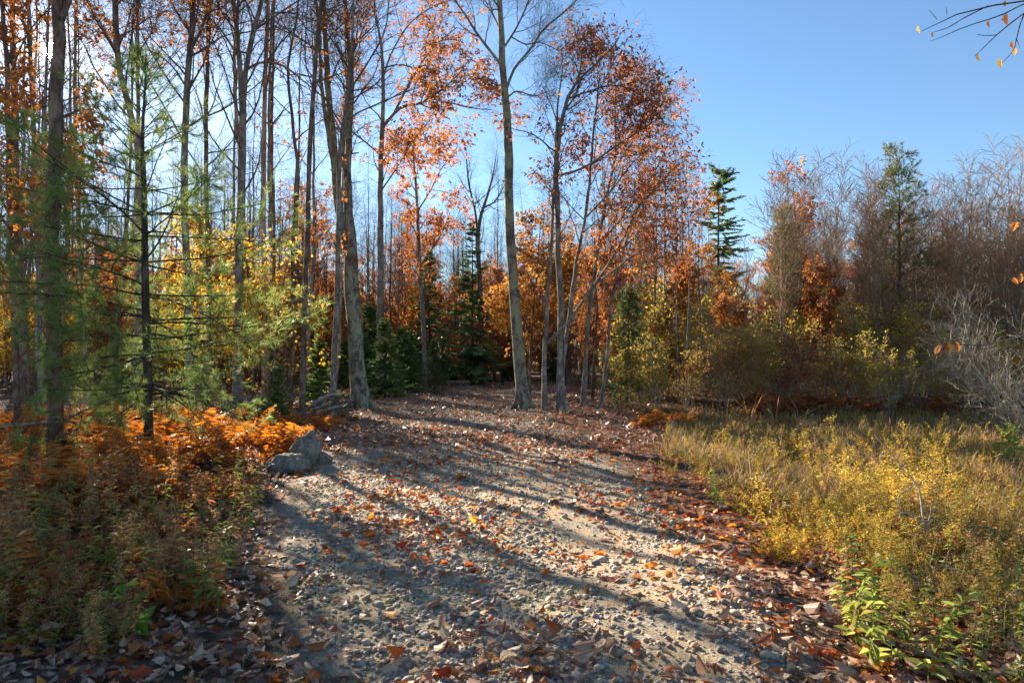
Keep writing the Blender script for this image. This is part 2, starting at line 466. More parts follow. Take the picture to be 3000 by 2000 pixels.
# ------------------------------------------------------------------ templates
def leaf_tpl(half, curl=0.25, fold=0.15):
    """leaf of length 1 along +x; two halves folded on the midrib"""
    h = np.array(half, float)
    up = np.column_stack([h[:, 0], h[:, 1]]); k = len(h)
    V = []
    for x, y in up: V.append((x, y))
    for x, y in up[1:-1]: V.append((x, -y))
    V = np.array(V)
    z = fold * np.abs(V[:, 1]) - curl * (V[:, 0] - 0.4) ** 2
    V = np.column_stack([V[:, 0], V[:, 1], z])
    f1 = list(range(k))[::-1]
    f2 = [0] + list(range(k, k + k - 2)) + [k - 1]
    return V, [[f1], [f2]]
T_OAK = leaf_tpl([(0, 0), (0.1, .03), (0.22, .2), (0.32, .09), (0.45, .33), (0.55, .12), (0.70, .30), (0.78, .12), (0.9, .1), (1, 0)])
T_OAKC = leaf_tpl([(0, 0), (0.1, .03), (0.22, .22), (0.32, .12), (0.45, .33), (0.55, .15), (0.70, .28), (0.8, .12), (1, 0)], curl=0.9, fold=0.5)
T_OAK2 = leaf_tpl([(0, 0), (0.3, .26), (0.45, .1), (0.7, .3), (1, 0)], 0.3, 0.25)
T_MAPLE = leaf_tpl([(0, 0), (.06, .13), (.2, .36), (.29, .2), (.44, .43), (.53, .4), (.6, .19), (.74, .2), (1, 0)], 0.45, 0.25)
T_BEECH = leaf_tpl([(0, 0), (.08, .08), (.22, .19), (.42, .25), (.64, .22), (.84, .11), (1, 0)], 0.4, 0.3)
T_BEECHC = leaf_tpl([(0, 0), (.08, .08), (.22, .19), (.42, .25), (.64, .22), (.84, .11), (1, 0)], 1.0, 0.7)
def leaf_rich(half, curl=.4, cup=.25, seed=0, n=22):
    """leaf as a fine curved sheet, outline given by half widths"""
    r = rng_(seed); h = np.array(half, float)
    x = np.unique(np.concatenate([np.linspace(0, 1, n), h[:, 0]])); w = np.interp(x, h[:, 0], h[:, 1])
    c = np.array([-1, -.55, 0, .55, 1.0])
    skew = 1 + .12 * np.sin(x * 7 + r.uniform(0, 6))
    X_ = x[:, None] + (.10 * np.abs(c) * (w[:, None] > .12))
    Y_ = w[:, None] * c * np.where(c > 0, skew[:, None], 2 - skew[:, None]) + .05 * np.sin(x * 3 + r.uniform(0, 6))[:, None]
    Z_ = cup * np.abs(Y_) ** 1.3 * 1.6 - curl * (X_ - .45) ** 2 + .05 * np.sin(X_ * 9 + Y_ * 7 + r.uniform(0, 6)) + r.normal(0, .008, X_.shape)
    k = len(x); i = np.arange(k - 1)[:, None] * 5; j = np.arange(4)[None]
    q = np.stack([i + j, i + 5 + j, i + 6 + j, i + 1 + j], -1).reshape(-1, 4)
    return np.stack([X_, Y_, Z_], -1).reshape(-1, 3), [q]
O_OAK = [(0, .012), (.09, .015), (.13, .05), (.2, .17), (.25, .19), (.3, .09), (.34, .08), (.42, .28), (.48, .31), (.54, .13), (.58, .11), (.66, .26), (.72, .28), (.79, .12), (.83, .1), (.9, .12), (1, .01)]
O_MAPLE = [(0, .01), (.1, .012), (.12, .22), (.2, .36), (.27, .2), (.34, .26), (.42, .46), (.5, .42), (.56, .22), (.64, .16), (.7, .24), (.78, .14), (1, .01)]
O_BEECH = [(0, .012), (.08, .015), (.15, .12), (.3, .22), (.5, .255), (.7, .2), (.87, .09), (1, .005)]
T_RICH = [leaf_rich(O_OAK, .35, .2, 1), leaf_rich(O_OAK, 1.1, .7, 2), leaf_rich(O_MAPLE, .45, .3, 3), leaf_rich(O_BEECH, .4, .3, 4), leaf_rich(O_BEECH, 1.1, .9, 5), leaf_rich(O_OAK, .6, -.35, 6)]
T_DIAM = leaf_tpl([(0, 0), (0.45, .27), (1, 0)], 0.3, 0.3)
T_LANCE = leaf_tpl([(0, 0), (0.25, .1), (0.55, .12), (1, 0)], 0.5, 0.3)
NEEDLE = (np.array([[0, -.5, 0], [0, .5, 0], [0.6, .4, 0], [1, 0, 0.0]]), [[[0, 1, 2, 3]]])
def ico(sub=1):
    t = (1 + 5 ** .5) / 2
    V = [(-1, t, 0), (1, t, 0), (-1, -t, 0), (1, -t, 0), (0, -1, t), (0, 1, t), (0, -1, -t), (0, 1, -t), (t, 0, -1), (t, 0, 1), (-t, 0, -1), (-t, 0, 1)]
    Fa = [(0, 11, 5), (0, 5, 1), (0, 1, 7), (0, 7, 10), (0, 10, 11), (1, 5, 9), (5, 11, 4), (11, 10, 2), (10, 7, 6), (7, 1, 8), (3, 9, 4), (3, 4, 2), (3, 2, 6), (3, 6, 8), (3, 8, 9), (4, 9, 5), (2, 4, 11), (6, 2, 10), (8, 6, 7), (9, 8, 1)]
    V = [np.array(v) / np.linalg.norm(v) for v in V]
    for _ in range(sub):
        cache = {}; nf = []
        def mid(a, b):
            k = (min(a, b), max(a, b))
            if k not in cache:
                m = V[a] + V[b]; V.append(m / np.linalg.norm(m)); cache[k] = len(V) - 1
            return cache[k]
        for a, b, c in Fa:
            ab, bc, ca = mid(a, b), mid(b, c), mid(c, a)
            nf += [(a, ab, ca), (b, bc, ab), (c, ca, bc), (ab, bc, ca)]
        Fa = nf
    return np.array(V), Fa
def stone_tpl(seed, sub=0):
    r = rng_(seed); V, Fa = ico(sub)
    V = V * (1 + r.normal(0, 0.13, (len(V), 1)))
    V = V * np.array([1.0, r.uniform(.65, .9), r.uniform(.45, .7)])
    return V, [Fa]
STONES = [stone_tpl(s) for s in range(8)]
def pebble_tpl(seed):
    r = rng_(seed)
    V = np.array([(1, 0, 0), (-1, 0, 0), (0, 1, 0), (0, -1, 0), (0, 0, 1), (0, 0, -1)], float) * r.uniform(.75, 1.2, (6, 1)) * np.array([1, .8, .6])
    return V, [[(4, 0, 2), (4, 2, 1), (4, 1, 3), (4, 3, 0), (5, 2, 0), (5, 1, 2), (5, 3, 1), (5, 0, 3)]]
PEBB = [pebble_tpl(60 + k) for k in range(8)]

def frames(d, n):
    """rotation matrices with x along d, z near n"""
    d = norm(d); y = norm(np.cross(n, d)); z = np.cross(d, y)
    return np.stack([d, y, z], -1)
def rand_dir(r, N):
    return norm(r.normal(0, 1, (N, 3)))
def flat_rot(r, N, tilt=0.35):
    a = r.uniform(0, 2 * math.pi, N)
    d = np.column_stack([np.cos(a), np.sin(a), r.normal(0, tilt, N)])
    n = np.column_stack([r.normal(0, tilt, N), r.normal(0, tilt, N), np.ones(N) * np.where(r.random(N) < .5, 1, -1)])
    return frames(d, n)

# ------------------------------------------------------------------ trees
def resample(pts, n):
    pts = np.asarray(pts, float)
    s = np.concatenate([[0], np.cumsum(np.linalg.norm(np.diff(pts[:, :3], axis=0), axis=1))])
    # smooth interpolation (Catmull-Rom)
    t = np.linspace(0, s[-1], n)
    k = len(pts)
    out = np.empty((n, pts.shape[1]))
    i = np.clip(np.searchsorted(s, t, side='right') - 1, 0, k - 2)
    u = ((t - s[i]) / np.maximum(1e-6, s[i + 1] - s[i]))[:, None]
    p1, p2 = pts[i], pts[i + 1]
    p0 = pts[np.maximum(i - 1, 0)]; p3 = pts[np.minimum(i + 2, k - 1)]
    h = (s[i + 1] - s[i])[:, None]
    hp = np.maximum((s[i] - s[np.maximum(i - 1, 0)])[:, None], 1e-6); hn = np.maximum((s[np.minimum(i + 2, k - 1)] - s[i + 1])[:, None], 1e-6)
    m1 = np.where((i > 0)[:, None], 0.5 * ((p1 - p0) / hp + (p2 - p1) / h) * h, p2 - p1)
    m2 = np.where((i < k - 2)[:, None], 0.5 * ((p2 - p1) / h + (p3 - p2) / hn) * h, p2 - p1)
    out = (2 * u**3 - 3 * u**2 + 1) * p1 + (u**3 - 2 * u**2 + u) * m1 + (-2 * u**3 + 3 * u**2) * p2 + (u**3 - u**2) * m2
    return out

def spawn(r, P, R, k, t0, t1, ang, L, m, wob=0.12, up=0.06, rr=0.55, Lt=0.5, angj=0.2, tip=0.25, rmax=9, zpref=0.0, droop=0.0, rmin=.0021):
    """k side branches on each of the B parents -> (B*k, m, 3), (B*k, m)"""
    B, n = R.shape
    t = t0 + (t1 - t0) * (np.arange(k)[None] + r.random((B, k))) / k
    x = t * (n - 1); i = np.clip(x.astype(int), 0, n - 2); f = (x - i)[..., None]
    b = np.arange(B)[:, None]
    p = P[b, i] * (1 - f) + P[b, i + 1] * f
    T = norm(P[b, i + 1] - P[b, i])
    ra = R[b, i] * (1 - f[..., 0]) + R[b, i + 1] * f[..., 0]
    ref = norm(r.normal(0, 1, (B, 1, 3)) + np.array([0.01, 0.02, 0.03]))
    U = norm(np.cross(T, ref * np.ones_like(T))); W = np.cross(T, U)
    phi = r.uniform(0, 6.28, (B, 1)) + np.arange(k)[None] * 2.4 + r.normal(0, .5, (B, k))
    a = ang + r.normal(0, angj, (B, k))
    d = np.cos(a)[..., None] * T + np.sin(a)[..., None] * (np.cos(phi)[..., None] * U + np.sin(phi)[..., None] * W)
    d[..., 2] += zpref
    d = norm(d)
    ln = L * (1 - Lt * (t - t0) / max(1e-6, t1 - t0)) * r.uniform(.6, 1.25, (B, k))
    p = p.reshape(-1, 3); d = d.reshape(-1, 3); ln = ln.ravel(); r0 = np.minimum(ra.ravel() * rr, rmax)
    N = len(p)
    Q = np.empty((N, m, 3)); Q[:, 0] = p
    for j in range(1, m):
        d = d + r.normal(0, wob, (N, 3))
        d[:, 2] += up - droop * j / m
        d = norm(d)
        Q[:, j] = Q[:, j - 1] + d * (ln / (m - 1))[:, None]
    Rr = r0[:, None] * np.linspace(1, tip, m)[None]
    return Q, np.maximum(Rr, rmin)

def crown_leaves(mb, r, P, cfg):
    """leaves in sprays along the outer part of the twigs P (N,m,3)"""
    N, m = P.shape[:2]
    keep = np.ones(N, bool)
    if cfg.get('zone') is not None:
        keep &= cfg['zone'](P[:, -1])
    # clumpy: noise field decides which twigs carry leaves
    ph = r.uniform(0, 6.28, 6); q = P[:, m // 2]
    cs = cfg.get('cs', 1.6)
    fld = np.sin(q[:, 0] * cs + ph[0] + 1.2 * np.sin(q[:, 2] * cs * .8 + ph[1])) + np.sin(q[:, 2] * cs * 1.15 + ph[2] + np.sin(q[:, 1] * cs + ph[3])) + np.sin(q[:, 1] * cs * .9 + ph[4])
    fld = fld + r.normal(0, cfg.get('loose', 1.1), N)
    thr = np.quantile(fld, 1 - cfg.get('cover', 0.6))
    keep &= fld > thr
    idx = np.nonzero(keep)[0]
    k = cfg['n']
    if len(idx) == 0: return
    ii = np.repeat(idx, k)
    t = r.uniform(.2, 1.0, len(ii)) * (m - 1); i0 = np.clip(t.astype(int), 0, m - 2); f = (t - i0)[:, None]
    p = P[ii, i0] * (1 - f) + P[ii, i0 + 1] * f
    p = p + r.normal(0, cfg.get('spread', .05), p.shape)
    d = norm(P[ii, -1] - P[ii, 0]) * .5 + r.normal(0, .6, p.shape)
    d[:, 2] -= cfg.get('hang', .5)
    nrm = r.normal(0, 1, p.shape); nrm[:, 2] += cfg.get('flat', .5)
    sc = cfg['size'] * r.uniform(.6, 1.25, len(p))
    mb.inst(cfg['tpl'], p, frames(d, nrm), sc, smooth=False)

def tree_parts(root, r, stems, limbs, cfg, bark, twig):
    """stems: list of (n,4) arrays x,y,z,r local to root; stems[0] is the trunk"""
    n = 26
    S = [resample(s, n) for s in stems]
    LM = [resample(s, 14) for s in limbs]
    ts = cfg.get('sides', 10)
    for k, s in enumerate(S):
        mb = MB()
        s = s.copy()
        s[1:-1, :2] += r.normal(0, .01, (n - 2, 2)) * min(1.0, cfg.get('wig', 1.0))
        mb.tubes(s[:, :3], s[:, 3], ts, r, cfg.get('tj', 0.05))
        if k == 0 and cfg.get('flare'):
            # root flare: short buttress roots running into the ground
            a0 = r.uniform(0, 6)
            for q in range(5):
                a = a0 + q * 1.257 + r.normal(0, .2); rr = s[0, 3]
                e = np.array([math.cos(a), math.sin(a), 0]) * rr
                pp = np.array([s[0, :3] + e * .45 + [0, 0, rr * 3.0], s[0, :3] + e * .8 + [0, 0, rr * 1.2], s[0, :3] + e * 1.5 + [0, 0, rr * .25], s[0, :3] + e * 2.3 + [0, 0, -rr * .5]])
                mb.tubes(pp, np.array([.2, .34, .32, .16]) * rr, 6)
        if cfg.get('flare'):
            Q0, RQ0 = spawn(r, s[None, :, :3], s[None, :, 3], k=7, t0=.08, t1=.8, ang=1.1, L=.32, m=3, rr=.28, Lt=0, tip=.7)
            mb.tubes(Q0, RQ0, 5, cap=True)
        mb.build('trunk' if k == 0 else 'stem', bark, root)
    for l in LM:
        mb = MB(); mb.tubes(l[:, :3], l[:, 3], 6, r, .03); mb.build('limb', bark, root)
    # parents for twigs
    P0 = np.stack([s[:, :3] for s in S]); R0 = np.stack([s[:, 3] for s in S])
    c1 = cfg['l1']
    Q, RQ = spawn(r, P0, R0, **c1)
    levels = [(Q, RQ)]
    if LM:
        PL = np.stack([l[:, :3] for l in LM]); RL = np.stack([l[:, 3] for l in LM])
        cl = cfg.get('ll', dict(k=9, t0=.2, t1=1, ang=.8, L=c1['L'] * .6, m=5))
        QL, RQL = spawn(r, PL, RL, **cl)
        A, RA = spawn(r, QL, RQL, **cfg['l2'])
    Q2, R2 = spawn(r, Q, RQ, **cfg['l2'])
    if LM:
        Q2 = np.concatenate([Q2, A]); R2 = np.concatenate([R2, RA])
    Q3, R3 = spawn(r, Q2, R2, **cfg['l3'])
    br = MB(); br.tubes(Q, RQ, 5)
    if LM: br.tubes(QL, RQL, 4)
    br.tubes(Q2, R2, 3)
    br.build('branches', twig, root, 'stuff')
    tw = MB(); tw.tubes(Q3, R3, 3)
    if cfg.get('l4'):
        Q4, R4 = spawn(r, Q3, R3, **cfg['l4']); tw.tubes(Q4, R4, 3)
    tw.build('twigs', twig, root, 'stuff')
    lf = cfg.get('leaf')
    if lf:
        mb = MB(); crown_leaves(mb, r, Q3, lf)
        if mb.n: mb.build('crown', M[lf['mat']], root, 'stuff')

def px_poly(pts, D, base, ddy=0.0, seed=0):
    """photo polyline (px,py,width px[,depth offset]) -> x,y,z,r local to base"""
    out = []
    for p in pts:
        dd = p[3] if len(p) > 3 else 0.0
        q = at(p[0], p[1], D + dd)
        out.append([*(q - base), p[2] * .5 * (D + dd) / F])
    return np.array(out)

def hero(name, label, cat, seed, trunk, stems=(), limbs=(), D=None, cfg=None, bark='bark_grey', twig='twig_grey', group=None):
    r = rng_(seed)
    if D is None:
        b = gp(trunk[0][0], trunk[0][1]); D = b[1]
    else:
        b = at(trunk[0][0], trunk[0][1], D); b[2] = float(ground_h(b[0], b[1]))
    root = empty(name, b, label, cat, group)
    T = px_poly(trunk, D, b)
    T[0, :3] = (0, 0, -.08)
    T[0, 3] *= 1.12
    st = [T] + [px_poly(s, D, b) for s in stems]
    lm = [px_poly(s, D, b) for s in limbs]
    tree_parts(root, r, st, lm, cfg, M[bark], M[twig])
    return root

def D_(**k): return k
def bare_cfg(rm=0, k1=16, t0=.45, L1=2.6, L2=1.3, L3=.7, k2=6, k3=5, leaf=None, flare=True, ang=.75, up=.07, L4=None, k4=3, wob=.16, sides=10, tj=.045):
    c = dict(flare=flare, leaf=leaf, sides=sides, tj=tj,
             l1=D_(k=k1, t0=t0, t1=1.0, ang=ang, L=L1, m=7, up=up, wob=wob, rr=.45, rmax=.032),
             l2=D_(k=k2, t0=.2, t1=1.0, ang=.75, L=L2, m=5, up=up * .7, wob=wob, rr=.5),
             l3=D_(k=k3, t0=.15, t1=1.0, ang=.7, L=L3, m=3, up=.05, wob=wob, rr=.65))
    if rm:
        c['l2']['rmin'] = rm * 1.6; c['l3']['rmin'] = rm
    if L4: c['l4'] = D_(k=k4, t0=.3, t1=1.0, ang=.7, L=L4, m=2, up=.03, wob=wob, rr=.7)
    return c

# ================================================================== SETTING
def grid_lines(a, b, near, step, grow):
    out = [near[0]]
    x = near[0]
    while x < near[1]: x += step; out.append(x)
    s = step; x = out[-1]
    while x < b: s *= grow; x += s; out.append(x)
    s = step; x = near[0]; left = []
    while x > a: s *= grow; x -= s; left.append(x)
    return np.array(left[::-1] + out)
gx = grid_lines(-600, 600, (-9, 9), .18, 1.12)
gy = grid_lines(-150, 700, (1.5, 16), .18, 1.08)
X, Y = np.meshgrid(gx, gy)
H = ground_h(X, Y) + rng_(1).normal(0, .006, X.shape)
nx, ny = len(gx), len(gy)
idx = np.arange(nx * ny).reshape(ny, nx)
q = np.stack([idx[:-1, :-1], idx[:-1, 1:], idx[1:, 1:], idx[1:, :-1]], -1).reshape(-1, 4)
mb = MB(); mb.add(np.stack([X, Y, H], -1), [q])
ground = mb.build('ground', M['ground']); ground['kind'] = 'structure'
at_ = ground.data.attributes.new('marsh', 'FLOAT', 'POINT')
marsh = sstep(X - path_r(Y), 1.4, 2.6) * (1 - sstep(Y, 22, 29))
at_.data.foreach_set('value', marsh.astype(np.float32).ravel())

# gravel path: its own sheet a little above the ground
py_ = np.concatenate([np.arange(-4, 16, .1), np.arange(16, 46, .4)])
u = np.linspace(0, 1, 46)
L_ = path_l(py_) - .25 + .18 * np.sin(py_ * 1.7) + .1 * np.sin(py_ * 4.1)
R_ = path_r(py_) + .2 + .15 * np.sin(py_ * 1.3 + 1) + .1 * np.sin(py_ * 3.7)
PX = L_[:, None] + (R_ - L_)[:, None] * u[None]
PY = np.repeat(py_[:, None], len(u), 1)
PZ = ground_h(PX, PY) + .03 * np.minimum(1, np.minimum(u, 1 - u) * 7)[None] - .006 + rng_(2).normal(0, .0025, PX.shape)
ii = np.arange(PX.size).reshape(PX.shape)
q = np.stack([ii[:-1, :-1], ii[:-1, 1:], ii[1:, 1:], ii[1:, :-1]], -1).reshape(-1, 4)
mb = MB(); mb.add(np.stack([PX, PY, PZ], -1), [q])
path = mb.build('path', M['path']); path['kind'] = 'structure'
a2 = path.data.attributes.new('dirt', 'FLOAT', 'POINT')
dirt = np.maximum(1 - sstep(np.minimum(u, 1 - u), .0, .16)[None] + 0 * PY, sstep(PY, 13, 22) * .8)
dirt = np.maximum(dirt, (1 - sstep(PX, -1.6, -.5)) * (1 - sstep(PY, 4.5, 6)) * .8)
a2.data.foreach_set('value', dirt.astype(np.float32).ravel())

def surf(x, y):
    """top of the path or the ground"""
    x = np.asarray(x, float); y = np.asarray(y, float)
    l = path_l(y) - .25; rr = path_r(y) + .2
    uu = (x - l) / (rr - l)
    on = np.minimum(1, np.minimum(uu, 1 - uu) * 7)
    return ground_h(x, y) + np.where(on > 0, .03 * on - .006, 0)

# ------------------------------------------------------------------ gravel
def vnoise(x, y, s, seed):
    r = rng_(seed); ph = r.uniform(0, 6.28, 8); v = 0
    for k in range(4):
        a = ph[k] ; f = s * (1 + .7 * k)
        v = v + np.sin((x * math.cos(a) + y * math.sin(a)) * f + ph[4 + k] + 1.3 * np.sin((x * math.sin(a) - y * math.cos(a)) * f * .7 + ph[k]))
    return v / 4

def gravel_density(x, y):
    l, r_ = path_l(y), path_r(y)
    u = (x - l) / (r_ - l)
    inside = sstep(u, 0, .1) * (1 - sstep(u, .9, 1.03))
    # bare sandy wheel track, wider close to the camera
    c = 0.95 + (7 - y) * -.02
    track = np.exp(-((x - (0.9 - .09 * (y - 4))) / .58) ** 2) * (1 - sstep(y, 9, 15) * .5)
    track2 = np.exp(-((x + 1.05 + .05 * (y - 4)) / .28) ** 2) * (1 - sstep(y, 5.5, 7))
    d = inside * (1 - .8 * track) * (1 - .8 * track2)
    nz = vnoise(x, y, 2.2, 5)
    return d * (0.75 + .5 * (nz > -.3)) * (1 - .55 * sstep(y, 12, 20))

r = rng_(11)
def sample(r, n, x0, x1, y0, y1, dens, power=1.0):
    """points whose spacing grows with distance: uniform over the picture, thinned by dens"""
    y = y0 * (y1 / y0) ** (r.random(n) ** power)
    x = x0 + (x1 - x0) * r.random(n)
    k = r.random(n) < dens(x, y)
    return x[k], y[k]
gxs, gys = sample(r, 128000, -5.5, 3.2, 2.4, 24, gravel_density, 1.0)
size = np.clip(r.lognormal(math.log(.0115), .45, len(gxs)), .005, .038) * (1 + .2 * sstep(gys, 8, 18))
o = np.argsort(-(size / gys)); gxs, gys, size = gxs[o], gys[o], size[o]
NS = 280
mb = MB()
kind = r.integers(0, 8, len(gxs))
for k in range(8):
    s = (kind == k); s[:NS] = False
    N = s.sum()
    pos = np.column_stack([gxs[s], gys[s], surf(gxs[s], gys[s]) + size[s] * .22])
    fine = size[s] / gys[s] < .0030
    rt = flat_rot(r, N, .2); sz = size[s][:, None] * r.uniform(.8, 1.2, (N, 3))
    mb.inst(PEBB[k], pos[fine], rt[fine], sz[fine])
    pos, rt, sz = pos[~fine], rt[~fine], sz[~fine]
    mb.inst(STONES[k], pos, rt, sz)
g = mb.build('gravel', M['stone']); tag(g, 'loose grey and tan gravel covering the path', 'gravel', kind='stuff')
STBIG = []
for k in range(10):
    v, f = stone_tpl(100 + k, 1); mb = MB(); mb.add(v, f); STBIG.append(mb.mesh('stone', M['stone']))
for j in range(NS):
    s_ = bpy.data.objects.new('stone', STBIG[j % 10]); COL.objects.link(s_); s_.parent = path
    s_.location = (gxs[j], gys[j], float(surf(gxs[j], gys[j])) + size[j] * .25)
    s_.rotation_euler = (r.normal(0, .2), r.normal(0, .2), r.uniform(0, 6.28)); s_.scale = [size[j] * .95] * 3

# ------------------------------------------------------------------ fallen leaves
def litter_density(x, y):
    l, r_ = path_l(y), path_r(y)
    d = np.zeros_like(x)
    edge = sstep(x - r_, -.75, .15) * (1 - .85 * sstep(x - r_, 1.0, 3.0))       # heap along the right shoulder
    d = np.maximum(d, edge * (1 - .35 * sstep(y, 6, 10)))
    left = sstep(l - x, -.35, .3)
    d = np.maximum(d, left * .8)
    on = (x > l) & (x < r_)
    strip = np.exp(-((x - (-1.0 - .08 * (y - 6))) / .85) ** 2) * sstep(y, 4.4, 6.5) * .6
    strip2 = np.exp(-((x - (1.0 - .05 * (y - 6))) / .4) ** 2) * sstep(y, 5.5, 7.5) * .5
    nz = vnoise(x, y, 1.6, 8)
    d = np.maximum(d, on * (strip + strip2) * (.6 + .8 * (nz > 0)))
    d = np.maximum(d, on * (.11 + .16 * (vnoise(x, y, 1.1, 31) > .2)))
    d = np.maximum(d, sstep(y, 8.5, 15) * .85)
    front = (1 - sstep(y, 3.5, 4.2)) * np.exp(-((x - .05) / .6) ** 2) * .85  # small heap at the bottom of the picture
    d = np.maximum(d, front)
    return d
r = rng_(21)
lx, ly = sample(r, 38000, -7.0, 6.0, 2.6, 14, litter_density)
N = len(lx)
lz = surf(lx, ly) + .012 + r.exponential(.014, N)
ls = np.where(r.random(N) < .22, r.uniform(.08, .125, N), r.uniform(.035, .08, N))
mats = r.random(N)
o = np.argsort(-(ls / ly)); lx, ly, lz, ls, mats = lx[o], ly[o], lz[o], ls[o], mats[o]
orange = mats < np.where((lx > path_l(ly)) & (ly > 5), .6, .13)
NL = 300
tpls = [T_OAK, T_OAKC, T_MAPLE, T_BEECH, T_BEECHC, T_OAK]
tk = r.integers(0, 6, N)
for mname, sel, nm, lab in (('litter', ~orange, 'leaf_litter', 'brown and tan fallen leaves lying thick beside the path'),
                            ('litter_orange', orange, 'bright_leaf_litter', 'bright orange fallen leaves strewn over the gravel')):
    mb = MB()
    for k, tp in enumerate(tpls):
        s = sel & (tk == k); s[:NL] = False
        n_ = s.sum()
        mb.inst(tp, np.column_stack([lx[s], ly[s], lz[s]]), flat_rot(r, n_, .22), ls[s])
    tag(mb.build(nm, M[mname]), lab, 'leaves', kind='stuff')
LM_ = {}
LW = ['lobed oak leaf with curled tips', 'tightly curled oak leaf', 'broad maple leaf', 'flat oval beech leaf', 'rolled beech leaf', 'small oak leaf']
LCOL = [('tan', (0.40, 0.28, 0.17)), ('brown', (0.22, 0.105, 0.055)), ('dark brown', (0.11, 0.065, 0.05)), ('russet', (0.27, 0.10, 0.04)), ('orange', (0.47, 0.14, 0.016)), ('red', (0.32, 0.03, 0.014))]
LMAT = [leaf_mat('fallen_leaf_' + c[0].replace(' ', '_'), [c[1]], .25, rough=.5, tval=1.2, vary=.2, mottle=5) for c in LCOL]
for k, tp in enumerate(tpls):
    for c in range(6):
        mb = MB(); mb.add(*T_RICH[k]); LM_[k, c] = mb.mesh('fallen_leaf', LMAT[c])
RM = flat_rot(r, NL, .2)
from mathutils import Matrix
for j in range(NL):
    c = (4 if r.random() < .7 else 5) if orange[j] else int(r.choice([0, 1, 1, 2, 3]))
    o_ = bpy.data.objects.new('fallen_leaf', LM_[tk[j], c]); COL.objects.link(o_)
    o_.location = (lx[j], ly[j], lz[j] + .008)
    o_.rotation_euler = Matrix(RM[j].tolist()).to_euler(); o_.scale = [ls[j]] * 3
    if lx[j] > path_r(ly[j]) - .7: where = 'in the leaf heap on the right shoulder'
    elif lx[j] < path_l(ly[j]) + .2: where = 'among the litter left of the gravel'
    else: where = 'lying on the gravel in front'
    tag(o_, f'{LCOL[c][0]} {LW[tk[j]]} {where}', 'leaf', f'{LCOL[c][0]} {LW[tk[j]]} {where}')
# far litter over the clearing and under the trees
def far_density(x, y):
    return .95 * (1 - .55 * sstep(x - path_r(y), 1.5, 4) * (1 - sstep(y, 18, 24))) * (.55 + .45 * (vnoise(x, y, .9, 9) > -.35))
fx, fy = sample(r, 34000, -1, 1, 12, 52, lambda x, y: np.ones_like(x), .85)
fx = -.1 * fy + fx * (.62 * fy)
k = r.random(len(fx)) < far_density(fx, fy); fx, fy = fx[k], fy[k]
mb = MB()
mb.inst(T_DIAM, np.column_stack([fx, fy, ground_h(fx, fy) + .02 + r.exponential(.02, len(fx))]), flat_rot(r, len(fx), .4), r.uniform(.07, .16, len(fx)) * (1 + .012 * fy), smooth=False)
tag(mb.build('woodland_litter', M['litter_far']), 'russet fallen leaves carpeting the clearing under the trees', 'leaves', kind='stuff')

# ================================================================== HERO TREES
OAKL = dict(n=6, size=.12, tpl=T_OAK2, mat='leaf_oak', cover=.6, spread=.05, hang=.6)
def LF(**k): return {**OAKL, **k}

# left edge and its neighbours
hero('maple_tree', 'tall dark trunk with the low sun shining past its left side', 'tree', 101,
     [(165, 1345, 47), (163, 1200, 42), (156, 1002, 40), (152, 779, 39), (156, 600, 39), (163, 402, 38), (165, 268, 36), (172, 89, 33), (175, 0, 30), (178, -150, 26), (182, -420, 18), (186, -700, 8)],
     limbs=[[(174, 70, 22), (192, 25, 18), (206, -10, 15), (240, -90, 11), (290, -230, 6, .6)]],
     cfg=bare_cfg(k1=10, t0=.75, L1=2.0, L2=1.0, L3=.5), bark='bark_brown')
hero('oak_tree', 'orange leaved oak at the far left edge with a thin trunk', 'tree', 102,
     [(52, 1215, 20), (46, 1046, 17), (36, 779, 16), (28, 600, 16), (24, 400, 15), (22, 268, 14), (12, 100, 12), (0, -80, 10), (-15, -350, 6)],
     limbs=[[(30, 640, 7), (90, 560, 5, -.8), (170, 500, 4, -1.2), (260, 470, 2.5, -1.5)], [(24, 400, 7), (90, 330, 5, -.6), (170, 300, 4, -1), (250, 280, 2.5, -1.2)],
            [(22, 250, 7), (70, 120, 5, -.5), (130, 40, 4, -.8), (230, -20, 3, -1)], [(36, 800, 6), (110, 700, 4, -1), (200, 640, 2.5, -1.6)]],
     D=13.5, cfg=bare_cfg(k1=16, t0=.28, L1=2.3, L2=1.1, L3=.5, leaf=LF(n=9, cover=.5, size=.125, tpl=T_OAK2, zone=lambda p: (p[:, 0] < 1.8) & ~((np.abs((p[:, 0] - 9.8) / (p[:, 1] + 13.5) * F + 1350) < 75) & (p[:, 2] > 5.6) & (p[:, 2] < 8.6)))), bark='bark_brown')
hero('ash_tree', 'straight thick brown trunk third from the left edge', 'tree', 103,
     [(80, 1215, 26), (74, 1060, 24), (66, 880, 23), (50, 645, 20), (44, 450, 18), (40, 250, 16), (36, 0, 14), (30, -300, 9)],
     D=17, cfg=bare_cfg(k1=10, t0=.5, L1=2.2), bark='bark_brown')
hero('aspen_tree', 'slim grey trunk just left of the tall dark trunk', 'tree', 104,
     [(124, 1228, 18), (118, 912, 15), (107, 667, 14), (98, 400, 12), (90, 200, 11), (84, 0, 10), (78, -300, 6)],
     D=15.5, cfg=bare_cfg(k1=12, t0=.4, L1=2.0, leaf=LF(cover=.3, n=7)), bark='bark_grey')
